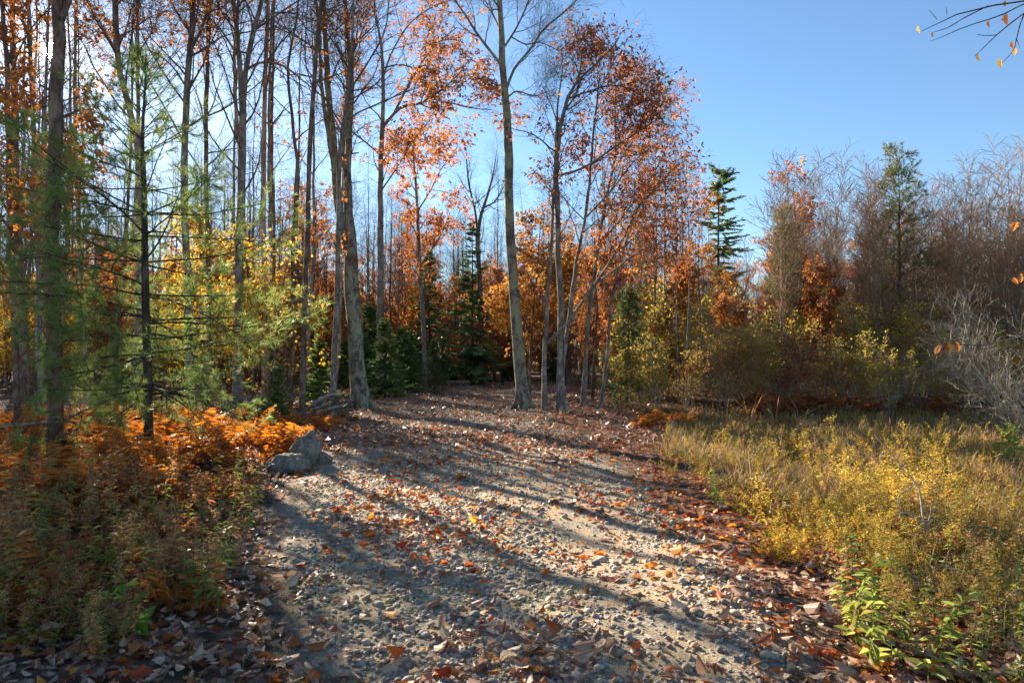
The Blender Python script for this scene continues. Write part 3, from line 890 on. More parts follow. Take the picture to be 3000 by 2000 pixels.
hero('oak_tree', 'grey trunk bending to the right high behind the green pine', 'tree', 105,
     [(398, 1190, 20), (402, 1000, 18), (408, 780, 17), (410, 600, 17), (402, 424, 17), (384, 335, 17), (353, 223, 16), (339, 89, 16), (337, 0, 15), (330, -200, 10), (322, -450, 5)],
     limbs=[[(345, 160, 7), (300, 80, 5, .5), (258, 10, 3.5, .8), (230, -40, 2)], [(337, 20, 8), (365, -10, 6, -.4), (420, -80, 4, -.8)], [(340, 110, 6), (385, 90, 4), (440, 50, 3), (500, 30, 2)]],
     D=19, cfg=bare_cfg(k1=16, t0=.5, L1=3.4, L2=1.7, L3=.9, L4=.6, k3=6, leaf=LF(n=6, cover=.3)), bark='bark_grey')
hero('aspen_tree', 'thin straight trunk directly above the pine leader', 'tree', 106,
     [(396, 1180, 15), (402, 900, 13), (404, 600, 12), (405, 335, 11), (403, 200, 11), (404, 0, 9), (402, -300, 5)],
     D=22, cfg=bare_cfg(k1=18, t0=.45, L1=3.0, L2=1.6, L3=.9), bark='bark_grey')
hero('maple_tree', 'smooth grey trunk with a right fork rising behind the pine', 'tree', 107,
     [(558, 1203, 24), (553, 868, 20), (545, 689, 19), (540, 580, 19), (542, 402, 18), (547, 268, 18), (560, 112, 16), (567, 0, 15), (572, -200, 10), (578, -450, 5)],
     limbs=[[(562, 140, 9), (594, 76, 8, .3), (612, 0, 7, .5), (640, -120, 4, .8)], [(548, 260, 6), (500, 190, 4.5, .4), (440, 150, 3, .7), (380, 140, 2, 1)]],
     D=18.5, cfg=bare_cfg(k1=22, t0=.45, L1=3.6, L2=1.8, L3=.9, L4=.55, k3=6), bark='bark_grey')
hero('aspen_tree', 'narrow dark trunk right of the forked grey trunk', 'tree', 108,
     [(614, 1190, 15), (612, 868, 13), (606, 600, 12), (603, 312, 12), (607, 223, 11), (612, 45, 10), (615, -200, 7), (618, -400, 4)],
     D=20.5, cfg=bare_cfg(k1=20, t0=.4, L1=3.0, L2=1.6, L3=.9), bark='bark_brown')
hero('maple_tree', 'many stemmed bare tree whose stems spread in a narrow V', 'tree', 109,
     [(695, 1195, 27), (700, 900, 24), (705, 600, 23), (710, 400, 22), (710, 312, 20), (701, 179, 15), (688, 45, 13), (676, -100, 10), (660, -350, 5)],
     stems=[[(708, 440, 16), (712, 312, 16), (721, 201, 15), (743, 89, 14), (768, 0, 12), (800, -130, 9), (830, -330, 4)],
            [(706, 480, 12), (690, 300, 11, .4), (688, 150, 10, .6), (696, 20, 9, .7), (704, -150, 7), (712, -350, 4)]],
     limbs=[[(719, 205, 8), (768, 183, 7), (826, 192, 6), (888, 237, 5), (915, 259, 4), (960, 300, 2)], [(688, 150, 7), (640, 80, 5, -.5), (580, 30, 4, -.8), (500, 40, 2, -1)],
            [(740, 95, 6), (800, 40, 5, .5), (870, 42, 4, .7), (940, 70, 2, .8)]],
     D=19.5, cfg=bare_cfg(k1=18, t0=.4, L1=3.8, L2=1.8, L3=.9, L4=.55, k3=6), bark='bark_grey')
hero('aspen_tree', 'very thin pole trunk left of the smooth slender trunk', 'tree', 110,
     [(785, 1175, 11), (792, 950, 10), (803, 700, 9), (795, 446, 9), (799, 223, 8), (802, 50, 6), (806, -100, 3)],
     D=23, cfg=bare_cfg(k1=14, t0=.3, L1=2.0, leaf=LF(n=4, cover=.15)), bark='bark_brown')
hero('maple_tree', 'smooth slender reddish trunk in front of the log pile', 'tree', 111,
     [(885, 1250, 20), (887, 1120, 18), (889, 1002, 16.5), (896, 823, 15), (905, 600, 14), (907, 491, 13.5), (914, 312, 13), (923, 200, 12), (932, 67, 11.5), (945, 0, 11), (952, -150, 8), (965, -380, 4)],
     limbs=[[(917, 262, 5), (895, 180, 4, .3), (898, 60, 3, .4), (905, -60, 2)]],
     cfg=bare_cfg(k1=10, t0=.6, L1=2.0), bark='bark_brown')
hero('maple_tree', 'grey trunk with a crooked top just left of the mossy oak', 'tree', 112,
     [(974, 1222, 19), (979, 1046, 16), (988, 868, 15), (992, 689, 14), (992, 536, 13), (997, 446, 12), (1014, 312, 11), (1023, 200, 9), (1030, 120, 8), (1036, 20, 6), (1040, -80, 3)],
     cfg=bare_cfg(k1=10, t0=.5, L1=1.6), bark='bark_grey')
hero('oak_tree', 'massive mossy oak trunk with plated bark beside the path', 'tree', 113,
     [(1054, 1196, 54), (1048, 1110, 47), (1043, 1046, 45), (1036, 912, 46), (1028, 779, 40), (1026, 689, 33), (1023, 625, 26), (1019, 513, 22), (1022, 402, 19), (1028, 268, 17), (1021, 134, 13), (1010, 0, 11), (1000, -160, 7), (990, -380, 4)],
     stems=[[(1032, 790, 30), (1008, 690, 26), (990, 600, 22), (979, 446, 20), (966, 312, 19), (957, 200, 16), (952, 89, 14), (947, 0, 12), (936, -150, 8), (920, -350, 4)],
            [(988, 590, 16), (970, 440, 13, -.3), (952, 330, 12, -.4), (939, 223, 11, -.4), (934, 67, 10, -.4), (924, -10, 9, -.3), (900, -180, 6), (880, -350, 3)],
            [(1022, 560, 14), (1003, 430, 14, -.4), (1012, 360, 13, -.5), (1024, 268, 12, -.5), (1034, 112, 11, -.5)]],
     limbs=[[(956, 200, 7), (905, 130, 6, .6), (840, 95, 5, 1), (760, 60, 3.5, 1.2), (690, 70, 2, 1.3)], [(1028, 260, 7), (1080, 180, 6, -.6), (1128, 90, 5, -1), (1140, 0, 4, -1.2), (1150, -90, 2)],
            [(1020, 500, 6), (1010, 560, 5, -.8), (1008, 640, 3, -1), (1000, 690, 2, -1.2)]],
     cfg=bare_cfg(k1=14, t0=.45, L1=2.6, L4=.45, leaf=LF(n=6, cover=.12), sides=14, tj=.07), bark='bark_mossy')
hero('oak_tree', 'orange leaved oak with a long limb reaching right over the path', 'tree', 114,
     [(1112, 1150, 24), (1115, 912, 20), (1115, 756, 18), (1115, 600, 16), (1115, 491, 15), (1121, 357, 13), (1121, 214, 10), (1115, 120, 8), (1100, 50, 7), (1095, -60, 5), (1090, -180, 3)],
     limbs=[[(1122, 372, 10), (1155, 332, 9, -.3), (1180, 312, 8.5, -.5), (1230, 304, 8, -.8), (1262, 284, 7, -1), (1300, 258, 5, -1.2), (1340, 222, 4, -1.4), (1375, 175, 2, -1.6)],
            [(1155, 332, 8, -.3), (1186, 270, 7, -.1), (1220, 210, 6, 0), (1245, 170, 5, .1), (1290, 120, 4, .2), (1340, 80, 2, .3)],
            [(1262, 284, 5, -1), (1292, 297, 4, -1.1), (1335, 305, 3.5, -1.2), (1390, 318, 3, -1.3), (1440, 322, 2, -1.4)],
            [(1118, 240, 6), (1150, 150, 5, .5), (1210, 60, 4, .9), (1290, 10, 3, 1.1), (1370, -10, 2, 1.2)],
            [(1112, 452, 5), (1072, 418, 5), (1040, 393, 4), (1000, 360, 2)],
            [(1116, 560, 5), (1170, 480, 4, -.6), (1220, 400, 3, -1), (1262, 350, 2, -1.2)],
            [(1120, 200, 5), (1170, 190, 4.5, .3), (1240, 205, 4, .5), (1320, 190, 2, .7)]],
     D=29, cfg={**bare_cfg(k1=14, t0=.4, L1=2.4, L2=1.2, L3=.6, leaf=LF(n=6, cover=.5, size=.14, zone=lambda p: (p[:, 0] > -1.5))), 'll': D_(k=11, t0=.3, t1=1, ang=.8, L=1.6, m=5)}, bark='bark_grey')
hero('ash_tree', 'tall bare lichen spotted trunk right of the path centre', 'tree', 115,
     [(1532, 1200, 44), (1527, 1120, 37), (1519, 1024, 33), (1510, 912, 31), (1501, 779, 29), (1494, 645, 27.5), (1490, 560, 27), (1492, 491, 26), (1487, 366, 24), (1481, 286, 22), (1472, 200, 20), (1470, 112, 18), (1463, 0, 16), (1456, -150, 13), (1448, -400, 7), (1440, -600, 3)],
     limbs=[[(1467, 190, 9), (1434, 147, 8, -.2), (1394, 94, 7, -.5), (1367, 49, 6, -.7), (1331, 0, 5, -1), (1280, -80, 3, -1.2)],
            [(1484, 262, 9), (1505, 205, 8, .2), (1559, 138, 7, .4), (1586, 94, 6.5, .5), (1648, 40, 5, .7), (1690, 0, 4, .9), (1740, -60, 2, 1)],
            [(1479, 136, 7), (1514, 80, 6, -.3), (1550, 0, 5, -.5), (1575, -80, 3, -.7)],
            [(1490, 283, 5), (1514, 268, 4.5, -.5), (1568, 281, 4, -.9), (1605, 269, 2, -1.2)],
            [(1500, 110, 4.5), (1540, 130, 4, .2), (1580, 125, 3, .4), (1640, 150, 1.5, .5)],
            [(1470, 100, 6), (1440, 30, 5, .6), (1420, -60, 3, 1)]],
     cfg={**bare_cfg(k1=10, t0=.62, L1=2.2, L2=1.1, L3=.55, L4=.4, sides=14), 'll': D_(k=9, t0=.2, t1=1, ang=.75, L=1.2, m=5, up=.1)}, bark='bark_lichen', twig='bark_grey')

# group right of the path: oaks leaning right under one crown
RL = LF(mat='leaf_oak_red', size=.115, n=4, cover=.48, spread=.05)
hero('oak_tree', 'slim oak right of the lichen trunk with a branch leaning far right', 'tree', 116,
     [(1595, 1204, 17), (1595, 1046, 14), (1599, 979, 13), (1603, 868, 11), (1615, 734, 10), (1619, 645, 9), (1625, 500, 7.5), (1632, 350, 6), (1642, 240, 4), (1650, 190, 2)],
     limbs=[[(1602, 1004, 10), (1657, 953, 9.5, -.2), (1693, 904, 9, -.4), (1738, 837, 8, -.6), (1771, 793, 7.5, -.7), (1829, 693, 6.5, -.9), (1871, 604, 6, -1), (1932, 543, 4.5, -1.2), (1985, 480, 2.5, -1.4)],
            [(1738, 837, 6, -.6), (1800, 790, 5, -.2), (1870, 740, 4, .1), (1960, 700, 2, .4)]],
     cfg={**bare_cfg(k1=12, t0=.45, L1=1.6, L2=.9, L3=.5, leaf=RL), 'll': D_(k=15, t0=.35, t1=1, ang=.7, L=1.5, m=5, up=.1)}, bark='bark_grey')
hero('oak_tree', 'double based oak trunk under the red brown crown', 'tree', 117,
     [(1641, 1206, 21), (1641, 1046, 19), (1644, 912, 18), (1636, 756, 17), (1633, 600, 15.5), (1627, 536, 15), (1633, 446, 13), (1644, 357, 12), (1662, 290, 10), (1693, 237, 8), (1738, 196, 6), (1785, 150, 4), (1815, 110, 1.5)],
     stems=[[(1660, 1206, 15), (1647, 1113, 13), (1657, 1002, 12), (1675, 870, 11), (1689, 764, 10), (1714, 639, 9), (1732, 479, 7.5), (1743, 336, 6), (1757, 220, 3)]],
     limbs=[[(1634, 515, 7), (1700, 496, 6.5, -.3), (1743, 471, 6, -.5), (1793, 436, 5.5, -.7), (1850, 400, 4.5, -.9), (1940, 340, 2, -1.2)],
            [(1650, 330, 6), (1690, 270, 5, .4), (1700, 200, 4, .6), (1706, 150, 2, .7)],
            [(1662, 290, 6), (1720, 270, 5, -.6), (1790, 250, 4, -.9), (1880, 270, 2, -1.1)],
            [(1714, 639, 6), (1790, 560, 5, .6), (1860, 470, 4, .9), (1930, 420, 2, 1.2)]],
     cfg={**bare_cfg(k1=15, t0=.45, L1=1.9, L2=1.0, L3=.5, leaf=RL), 'll': D_(k=14, t0=.25, t1=1, ang=.7, L=1.4, m=5, up=.12)}, bark='bark_grey')
hero('oak_tree', 'straight slim oak behind and right of the double based trunk', 'tree', 118,
     [(1708, 1190, 16), (1717, 1046, 13), (1726, 912, 12), (1740, 810, 11), (1754, 721, 10), (1771, 604, 9), (1800, 471, 7), (1803, 336, 5), (1800, 230, 3), (1798, 180, 1.5)],
     limbs=[[(1754, 721, 6), (1820, 640, 5, -.5), (1890, 560, 4, -.8), (1990, 520, 2, -1)], [(1790, 510, 5), (1850, 420, 4, .4), (1910, 330, 3, .6), (1960, 290, 1.5, .8)],
            [(1771, 604, 5), (1860, 590, 4, .3), (1940, 600, 3, .5), (2030, 610, 1.5, .6)], [(1801, 420, 4), (1850, 320, 3, -.3), (1890, 230, 1.5, -.5)]],
     cfg={**bare_cfg(k1=16, t0=.4, L1=2.0, L2=1.0, L3=.5, leaf=RL), 'll': D_(k=14, t0=.2, t1=1, ang=.7, L=1.4, m=5, up=.1)}, bark='bark_grey')
hero('oak_tree', 'thin leaning oak sapling at the right end of the russet crown', 'tree', 119,
     [(1762, 1188, 10), (1778, 1046, 9), (1795, 868, 8), (1830, 720, 7), (1880, 580, 6), (1940, 460, 4), (1975, 380, 2)],
     limbs=[[(1800, 850, 5), (1860, 800, 4, .4), (1940, 770, 3, .6), (2030, 760, 1.5, .8)], [(1850, 660, 4.5), (1930, 640, 3.5, -.4), (2020, 660, 2, -.7)]],
     cfg={**bare_cfg(k1=16, t0=.35, L1=1.8, L2=.9, L3=.45, leaf=RL), 'll': D_(k=10, t0=.2, t1=1, ang=.7, L=1.1, m=5)}, bark='bark_grey')
hero('maple_tree', 'small golden yellow maple glowing behind the slim oaks', 'tree', 120,
     [(1551, 1178, 8), (1554, 1050, 7), (1562, 930, 6), (1572, 820, 5), (1580, 700, 3), (1585, 640, 1.5)],
     limbs=[[(1555, 1040, 4), (1600, 990, 3, -.3), (1670, 960, 1.5, -.6)], [(1558, 980, 4), (1520, 920, 3, .2), (1470, 900, 1.5, .3)], [(1566, 880, 3.5), (1610, 830, 2.5, .3), (1660, 800, 1.5, .5)]],
     D=25, cfg=bare_cfg(k1=18, t0=.25, L1=1.5, L2=.8, L3=.4, flare=False, ang=1.1, up=.0, leaf=dict(n=7, size=.12, tpl=T_MAPLE, mat='leaf_gold', cover=.6, spread=.1, hang=.2, flat=1.5)), bark='bark_brown')
for sd, pts, lab in ((121, [(742, 1160, 10), (738, 1000, 9), (730, 850, 7), (722, 760, 5), (715, 690, 2)], 'yellow leaved maple sapling left of the slender reddish trunk'),
                     (122, [(805, 1165, 9), (812, 1020, 8), (818, 900, 6), (830, 840, 4), (838, 790, 2)], 'yellow maple sapling with branches crossing the slender reddish trunk')):
    hero('maple_tree', lab, 'tree', sd, pts, D=21 if sd == 121 else 20,
         cfg=bare_cfg(k1=22, t0=.15, L1=2.0, L2=1.0, L3=.45, flare=False, ang=1.15, up=.02, leaf=dict(n=5, size=.12, tpl=T_MAPLE, mat='leaf_yellow', cover=.4, spread=.12, hang=.2, flat=1.5)), bark='bark_brown')

hero('oak_tree', 'slender rust leaved oak in the distance between the long limbed oak and the lichen trunk', 'tree', 123,
     [(1246, 1142, 16), (1240, 950, 13), (1228, 760, 11), (1222, 600, 9), (1214, 500, 7), (1208, 420, 4), (1205, 380, 2)],
     limbs=[[(1222, 620, 5), (1260, 560, 4, .6), (1290, 500, 3, 1), (1340, 430, 2, 1.3)], [(1216, 520, 4), (1190, 460, 3, -.4), (1165, 440, 2, -.7)], [(1230, 780, 5), (1290, 690, 4, -.6), (1320, 620, 2, -1)]],
     D=34, cfg={**bare_cfg(k1=16, t0=.35, L1=2.0, L2=1.0, L3=.5, leaf=LF(mat='leaf_oak_red', size=.16, n=5, cover=.6)), 'll': D_(k=10, t0=.3, t1=1, ang=.8, L=1.4, m=5)}, bark='bark_grey')
hero('maple_tree', 'dark distant trunk with a bare forked top just left of the lichen trunk', 'tree', 124,
     [(1412, 1124, 19), (1409, 950, 16), (1404, 800, 14), (1400, 690, 12), (1412, 620, 9), (1432, 560, 7), (1450, 480, 3), (1455, 440, 1.5)],
     limbs=[[(1400, 690, 9), (1392, 620, 7, .4), (1372, 530, 5, .8), (1366, 440, 2, 1)], [(1414, 610, 6), (1450, 590, 4, -.5), (1480, 540, 2, -.8)]],
     D=40, cfg={**bare_cfg(k1=14, t0=.45, L1=2.4, L2=1.3, L3=.8), 'll': D_(k=10, t0=.2, t1=1, ang=.7, L=2.0, m=5)}, bark='bark_brown')

# ------------------------------------------------------------------ the near white pine: every branch a part with its needles
def tufts(mb, r, P, D, per, ln, wd):
    """needle tufts: P (N,3) positions, D (N,3) directions"""
    N = len(P)
    if not N: return
    p = np.repeat(P, per, 0); d = np.repeat(norm(D), per, 0)
    dd = norm(d * r.uniform(.5, 1.1, (len(p), 1)) + r.normal(0, .5, p.shape) + [0, 0, .05])
    p = p + d * r.uniform(-.03, .03, (len(p), 1))
    sc = np.column_stack([ln * r.uniform(.7, 1.15, len(p)), np.full(len(p), wd), np.ones(len(p))])
    mb.inst(NEEDLE, p, frames(dd, rand_dir(r, len(p))), sc, smooth=False)

def pine_branch(r, p0, az, elev, L, r0, up=.05):
    d = np.array([math.cos(az) * math.cos(elev), math.sin(az) * math.cos(elev), math.sin(elev)])
    P = [np.array(p0)]; n = 10
    for j in range(n - 1):
        d = d + r.normal(0, .05, 3); d[2] += up * (j - 3) / n; d /= np.linalg.norm(d)
        P.append(P[-1] + d * L / (n - 1))
    return np.array(P), np.linspace(r0, .004, n)

def pine_hero():
    r = rng_(131)
    tr = [(433, 1338, 29), (435, 1225, 25), (431, 1046, 23), (426, 868, 21), (424, 689, 18), (421, 513, 14), (417, 424, 11), (424, 268, 6), (428, 150, 2.5)]
    b = gp(433, 1338); D = b[1]
    root = empty('pine_tree', b, 'green young white pine with open whorled branches left of the path', 'tree')
    T = px_poly(tr, D, b); T[0, 2] = -.08
    T = resample(T, 26)
    mb = MB(); mb.tubes(T[:, :3], T[:, 3], 10, r, .03); mb.build('trunk', M['bark_pine'], root)
    whorls = [(1145, .62, -.02), (1125, .7, -.05), (1046, .8, .0), (990, .9, .02), (922, 1.0, .05), (854, .95, .08), (770, .92, .12), (694, .9, .15), (620, .8, .22), (545, .66, .3), (470, .52, .42), (400, .40, .5), (330, .3, .6), (265, .22, .75), (205, .14, .9)]
    zs = T[:, 2]
    for wy, rl, el in whorls:
        z = at(430, wy, D)[2] - b[2]
        c = np.array([np.interp(z, zs, T[:, 0]), np.interp(z, zs, T[:, 1]), z]); rt = np.interp(z, zs, T[:, 3])
        a0 = r.uniform(0, 6.28)
        for q in range(6):
            az = a0 + q * 6.283 / 6 + r.normal(0, .2)
            L = 2.35 * rl * r.uniform(.75, 1.15)
            P, R = pine_branch(r, c + [0, 0, r.normal(0, .05)], az, el + r.normal(0, .1), L, max(.006, rt * .32), up=.06 if wy > 500 else .02)
            Q, RQ = spawn(r, P[None], R[None], k=max(4, int((9 if math.cos(az) > .3 else 12) * rl)), t0=.2, t1=1, ang=.85, L=L * .34, m=5, up=.03, rr=.6, Lt=.55, wob=.1)
            Q2, R2 = spawn(r, Q, RQ, k=3, t0=.3, t1=1, ang=.7, L=L * .13, m=3, up=.06, rr=.7)
            bm = MB(); bm.tubes(P, R, 6); bm.tubes(Q, RQ, 4); bm.tubes(Q2, R2, 3)
            br = bm.build('branch', M['bark_pine'], root)
            nm = MB()
            for A, k in ((Q, 5), (Q2, 3)):
                N, m = A.shape[:2]
                for t in np.linspace(.45, 1, k - (1 if math.cos(az) > .4 else 0)):
                    x = t * (m - 1); i = min(int(x), m - 2); f = x - i
                    pp = A[:, i] * (1 - f) + A[:, i + 1] * f
                    tufts(nm, r, pp, A[:, i + 1] - A[:, i], max(3, (14 if rl > .55 else 7 if rl > .3 else 4) - (4 if math.cos(az) > .3 else 0)), .115, .005)
            tufts(nm, r, P[5:], np.diff(P, axis=0)[4:], 14 if rl > .4 else 4, .11, .006)
            nm.build('needles', M['needle_pine'], br, 'stuff')
    top = MB(); tp = T[-4:, :3]; tufts(top, r, np.repeat(tp, 2, 0), np.repeat(np.diff(T[-5:, :3], axis=0), 2, 0), 12, .1, .005)
    top.build('needles', M['needle_pine'], root, 'stuff')
pine_hero()

# ================================================================== PROTOTYPES FOR THE WOODS
def local_stem(r, H, r0, lean=0.0, wig=.15, n=8):
    z = np.linspace(0, H, n)
    x = np.cumsum(r.normal(0, wig, n)) * .6 + lean * z; y = np.cumsum(r.normal(0, wig, n)) * .6
    x -= x[0]; y -= y[0]
    R = r0 * (1 - .93 * (z / H) ** 1.1)
    z[0] = -.3
    return np.column_stack([x, y, z, R])

STORE = (0, -300, -50)
def proto_tree(name, seed, H, r0, cfg, bark, twig, nstem=1, lean=0.0, spread=.0):
    r = rng_(seed)
    root = empty(name, (0, 0, 0))
    st = [local_stem(r, H, r0, lean)]
    for k in range(nstem - 1):
        s = local_stem(r, H * r.uniform(.65, 1.0), r0 * r.uniform(.5, .9), 0)
        a = r.uniform(0, 6.28)
        sp = spread * r.uniform(.3, 1)
        s[:, 0] += math.cos(a) * (.12 + s[:, 2] * sp); s[:, 1] += math.sin(a) * (.12 + s[:, 2] * sp)
        st.append(s)
    cfg = {**cfg, 'sides': cfg.get('sides_', 7), 'tj': .03}
    tree_parts(root, r, st, [], cfg, M[bark], M[twig])
    return root

BARE = [proto_tree('bare_tree', 200 + i, 15 + i, .12 + .01 * i, bare_cfg(k1=24, t0=.35, L1=3.2, L2=1.6, L3=.9, k2=6, k3=5, L4=.5, k4=2, flare=False, ang=.7), ['bark_grey', 'bark_brown', 'bark_grey'][i], 'twig_grey') for i in range(3)]
POLE = [proto_tree('pole_tree', 205 + i, 12 + 2 * i, .055 + .012 * i, bare_cfg(k1=13, t0=.45, L1=1.7, L2=1.0, L3=.6, k2=4, k3=3, flare=False, ang=.6), ['bark_brown', 'bark_grey', 'bark_birch'][i], 'twig_grey') for i in range(3)]
OAKS = [proto_tree('oak_tree', 210 + i, 10 + 1.5 * i, .10 + .01 * i, bare_cfg(k1=22, t0=.22, L1=2.3, L2=1.1, L3=.55, flare=False, ang=.85,
        leaf=LF(n=8, size=.16, cover=.55, mat=['leaf_oak', 'leaf_oak_red', 'leaf_oak', 'leaf_oak_red'][i])), 'bark_brown' if i % 2 else 'bark_grey', 'twig_grey') for i in range(4)]
SAPL = [proto_tree('oak_sapling', 220 + i, 4.5 + i * .8, .035, bare_cfg(k1=18, t0=.12, L1=1.4, L2=.7, L3=.4, flare=False, ang=.95, up=.03,
        leaf=LF(n=8, size=.15, cover=.7, mat=['leaf_oak', 'leaf_gold', 'leaf_oak_red'][i])), 'bark_brown', 'twig_grey') for i in range(3)]
YEL = [proto_tree('maple_sapling', 230 + i, 5.5, .045, bare_cfg(k1=20, t0=.15, L1=1.7, L2=.85, L3=.4, flare=False, ang=1.1, up=.01,
        leaf=dict(n=8, size=.15, tpl=T_DIAM, mat='leaf_yellow', cover=.7, spread=.1, hang=.2, flat=1.5)), 'bark_brown', 'twig_grey') for i in range(1)]
THICK = [proto_tree('birch_clump', 240 + i, 8.5 + i * .8, .055, bare_cfg(rm=.0055, k1=14, t0=.22, L1=1.9, L2=1.0, L3=.6, k2=5, k3=4, flare=False, ang=.5, up=.1, wob=.08), 'bark_birch', 'twig_purple', nstem=4, spread=.10) for i in range(3)]
BUSH = [proto_tree('bare_shrub', 250 + i, 3.2, .028, bare_cfg(rm=.005, k1=8, t0=.15, L1=1.3, L2=.75, L3=.45, k2=4, k3=4, flare=False, ang=.6, up=.07, wob=.14), 'twig_shrub', 'twig_purple', nstem=7, spread=.28) for i in range(2)]
LEAN = [proto_tree('bare_shrub', 255 + i, 5.0, .03, bare_cfg(rm=.006, k1=9, t0=.12, L1=1.9, L2=1.0, L3=.5, k2=3, k3=3, flare=False, ang=.5, up=.03, wob=.07), 'bark_pale', 'bark_pale', nstem=6, spread=.4) for i in range(2)]
def shrub_proto(seed, mat, H=2.6, cover=.55):
    return proto_tree('shrub', seed, H, .022, bare_cfg(k1=8, t0=.12, L1=.9, L2=.5, L3=.3, k2=4, k3=3, flare=False, ang=.7, up=.04,
                      leaf=dict(n=5, size=.095, tpl=T_DIAM, mat=mat, loose=2.0, cover=cover, spread=.06, hang=.1, flat=.6, cs=2.5)), 'twig_shrub', 'twig_shrub', nstem=7, spread=.38)
SHR = [shrub_proto(260, 'shrub_olive'), shrub_proto(261, 'shrub_olive', 2.9), shrub_proto(262, 'shrub_rust', 2.5), shrub_proto(263, 'shrub_red', 2.2, .55)]

def spruce_proto(name, seed, H, Rm, mat, z0=.08, droop=.12, sparse=1.0, prof=None):
    r = rng_(seed); root = empty(name, (0, 0, 0))
    T = local_stem(r, H, H * .0085 + .02, 0, .03)
    mb = MB(); T2 = resample(T, 14); mb.tubes(T2[:, :3], T2[:, 3], 7); mb.build('trunk', M['bark_pine'], root)
    bm = MB(); nm = MB()
    z = z0 * H; BP = []; 
    while z < H * .985:
        k = r.integers(4, 7)
        for q in range(k):
            if r.random() > sparse: continue
            L = Rm * (prof(z / H) if prof else (1 - z / H) ** .8 + .03) * r.choice([.45, .7, .9, 1.0, 1.2])
            P, R = pine_branch(r, [np.interp(z, T[:, 2], T[:, 0]), np.interp(z, T[:, 2], T[:, 1]), z + r.normal(0, .14)], r.uniform(0, 6.28), -droop + .5 * (z / H) ** 2 + r.normal(0, .17), L, .012 + L * .008, up=.08)
            BP.append((P, R))
        z += max(.10, H * .022) * r.uniform(.7, 1.3)
    P = np.stack([p for p, _ in BP]); R = np.stack([q for _, q in BP])
    bm.tubes(P[:, ::3], R[:, ::3], 3); bm.build('branches', M['bark_pine'], root, 'stuff')
    ln = np.linalg.norm(P[:, -1] - P[:, 0], axis=1)
    for t in np.linspace(.18, 1, 9):
        x = t * 9; i = min(int(x), 8); f = x - i
        pp = P[:, i] * (1 - f) + P[:, i + 1] * f; tt = norm(P[:, i + 1] - P[:, i])
        side = norm(np.cross(tt, [0, 0, 1]))
        for sg in (-1, 1, 0):
            d = tt * .8 + side * sg * .8 + r.normal(0, .15, pp.shape); d[:, 2] -= .12
            l = np.maximum(.16, ln * .33 * (1.25 - t)) * r.uniform(.7, 1.2, len(pp))
            nrm_ = np.array([0, 0, 1.0]) + r.normal(0, .4, pp.shape)
            Rm_ = frames(d, nrm_)
            # main sprig and two side sprigs
            nm.inst(T_LANCE, pp, Rm_, np.column_stack([l, l * .9, l]), smooth=False)
            for u_, w_ in ((.3, .8), (.55, -.8)):
                p2 = pp + norm(d) * (l * u_)[:, None]
                d2 = norm(d) + np.cross(norm(d), [0, 0, 1]) * w_ + r.normal(0, .15, pp.shape)
                nm.inst(T_LANCE, p2, frames(d2, nrm_), np.column_stack([l * .55, l * .6, l * .5]), smooth=False)
    nm.build('crown', M[mat], root, 'stuff')
    return root
SPR = [spruce_proto('spruce_tree', 270, 9, 1.9, 'needle_spruce', sparse=.8), spruce_proto('spruce_tree', 271, 7, 1.7, 'needle_spruce', sparse=.7)]
LONE = spruce_proto('spruce_tree', 274, 8, 1.15, 'needle_spruce', z0=.3, droop=.15, sparse=.9, prof=lambda t: (.75 - .25 * math.sin(t * 9)) * (1 if t < .93 else .8) * (1.15 if t > .8 else .9))
FIR = [spruce_proto('fir_tree', 272, 3.2, 1.15, 'needle_fir', z0=.04, droop=.02), spruce_proto('fir_tree', 273, 2.4, .95, 'needle_fir', z0=.04, droop=.0)]

def pine_proto(name, seed, H, Rm, z0=.15, per=9):
    r = rng_(seed); root = empty(name, (0, 0, 0))
    T = local_stem(r, H, H * .009 + .02, 0, .04)
    mb = MB(); T2 = resample(T, 14); mb.tubes(T2[:, :3], T2[:, 3], 7); mb.build('trunk', M['bark_pine'], root)
    z = z0 * H; PP = []; RR = []
    while z < H:
        a0 = r.uniform(0, 6.28)
        for q in range(5):
            L = Rm * (min(1, 1.0 * (1 - z / H) + .22)) * r.choice([.35, .6, .9, 1.15])
            P, R = pine_branch(r, [np.interp(z, T[:, 2], T[:, 0]), np.interp(z, T[:, 2], T[:, 1]), z], a0 + q * 1.257 + r.normal(0, .2), .15 + .7 * (z / H) + r.normal(0, .1), L, .01 + L * .008)
            PP.append(P); RR.append(R)
        z += H * .06 * r.uniform(.8, 1.2)
    P = np.stack(PP); R = np.stack(RR)
    Q, RQ = spawn(r, P, R, k=7, t0=.3, t1=1, ang=.8, L=Rm * .3, m=4, up=.06, rr=.6, Lt=.5)
    bm = MB(); bm.tubes(P[:, ::3], R[:, ::3], 4); bm.tubes(Q, RQ, 3); bm.build('branches', M['bark_pine'], root, 'stuff')
    nm = MB()
    for t in (.4, .7, 1.0):
        x = t * 3; i = min(int(x), 2); f = x - i
        tufts(nm, r, Q[:, i] * (1 - f) + Q[:, i + 1] * f, Q[:, i + 1] - Q[:, i], per, .17, .014)
    nm.build('crown', M['needle_far'], root, 'stuff')
    return root
PIN = [pine_proto('pine_tree', 280, 9, 1.9, per=13), pine_proto('pine_tree', 281, 4, 1.1, z0=.05)]

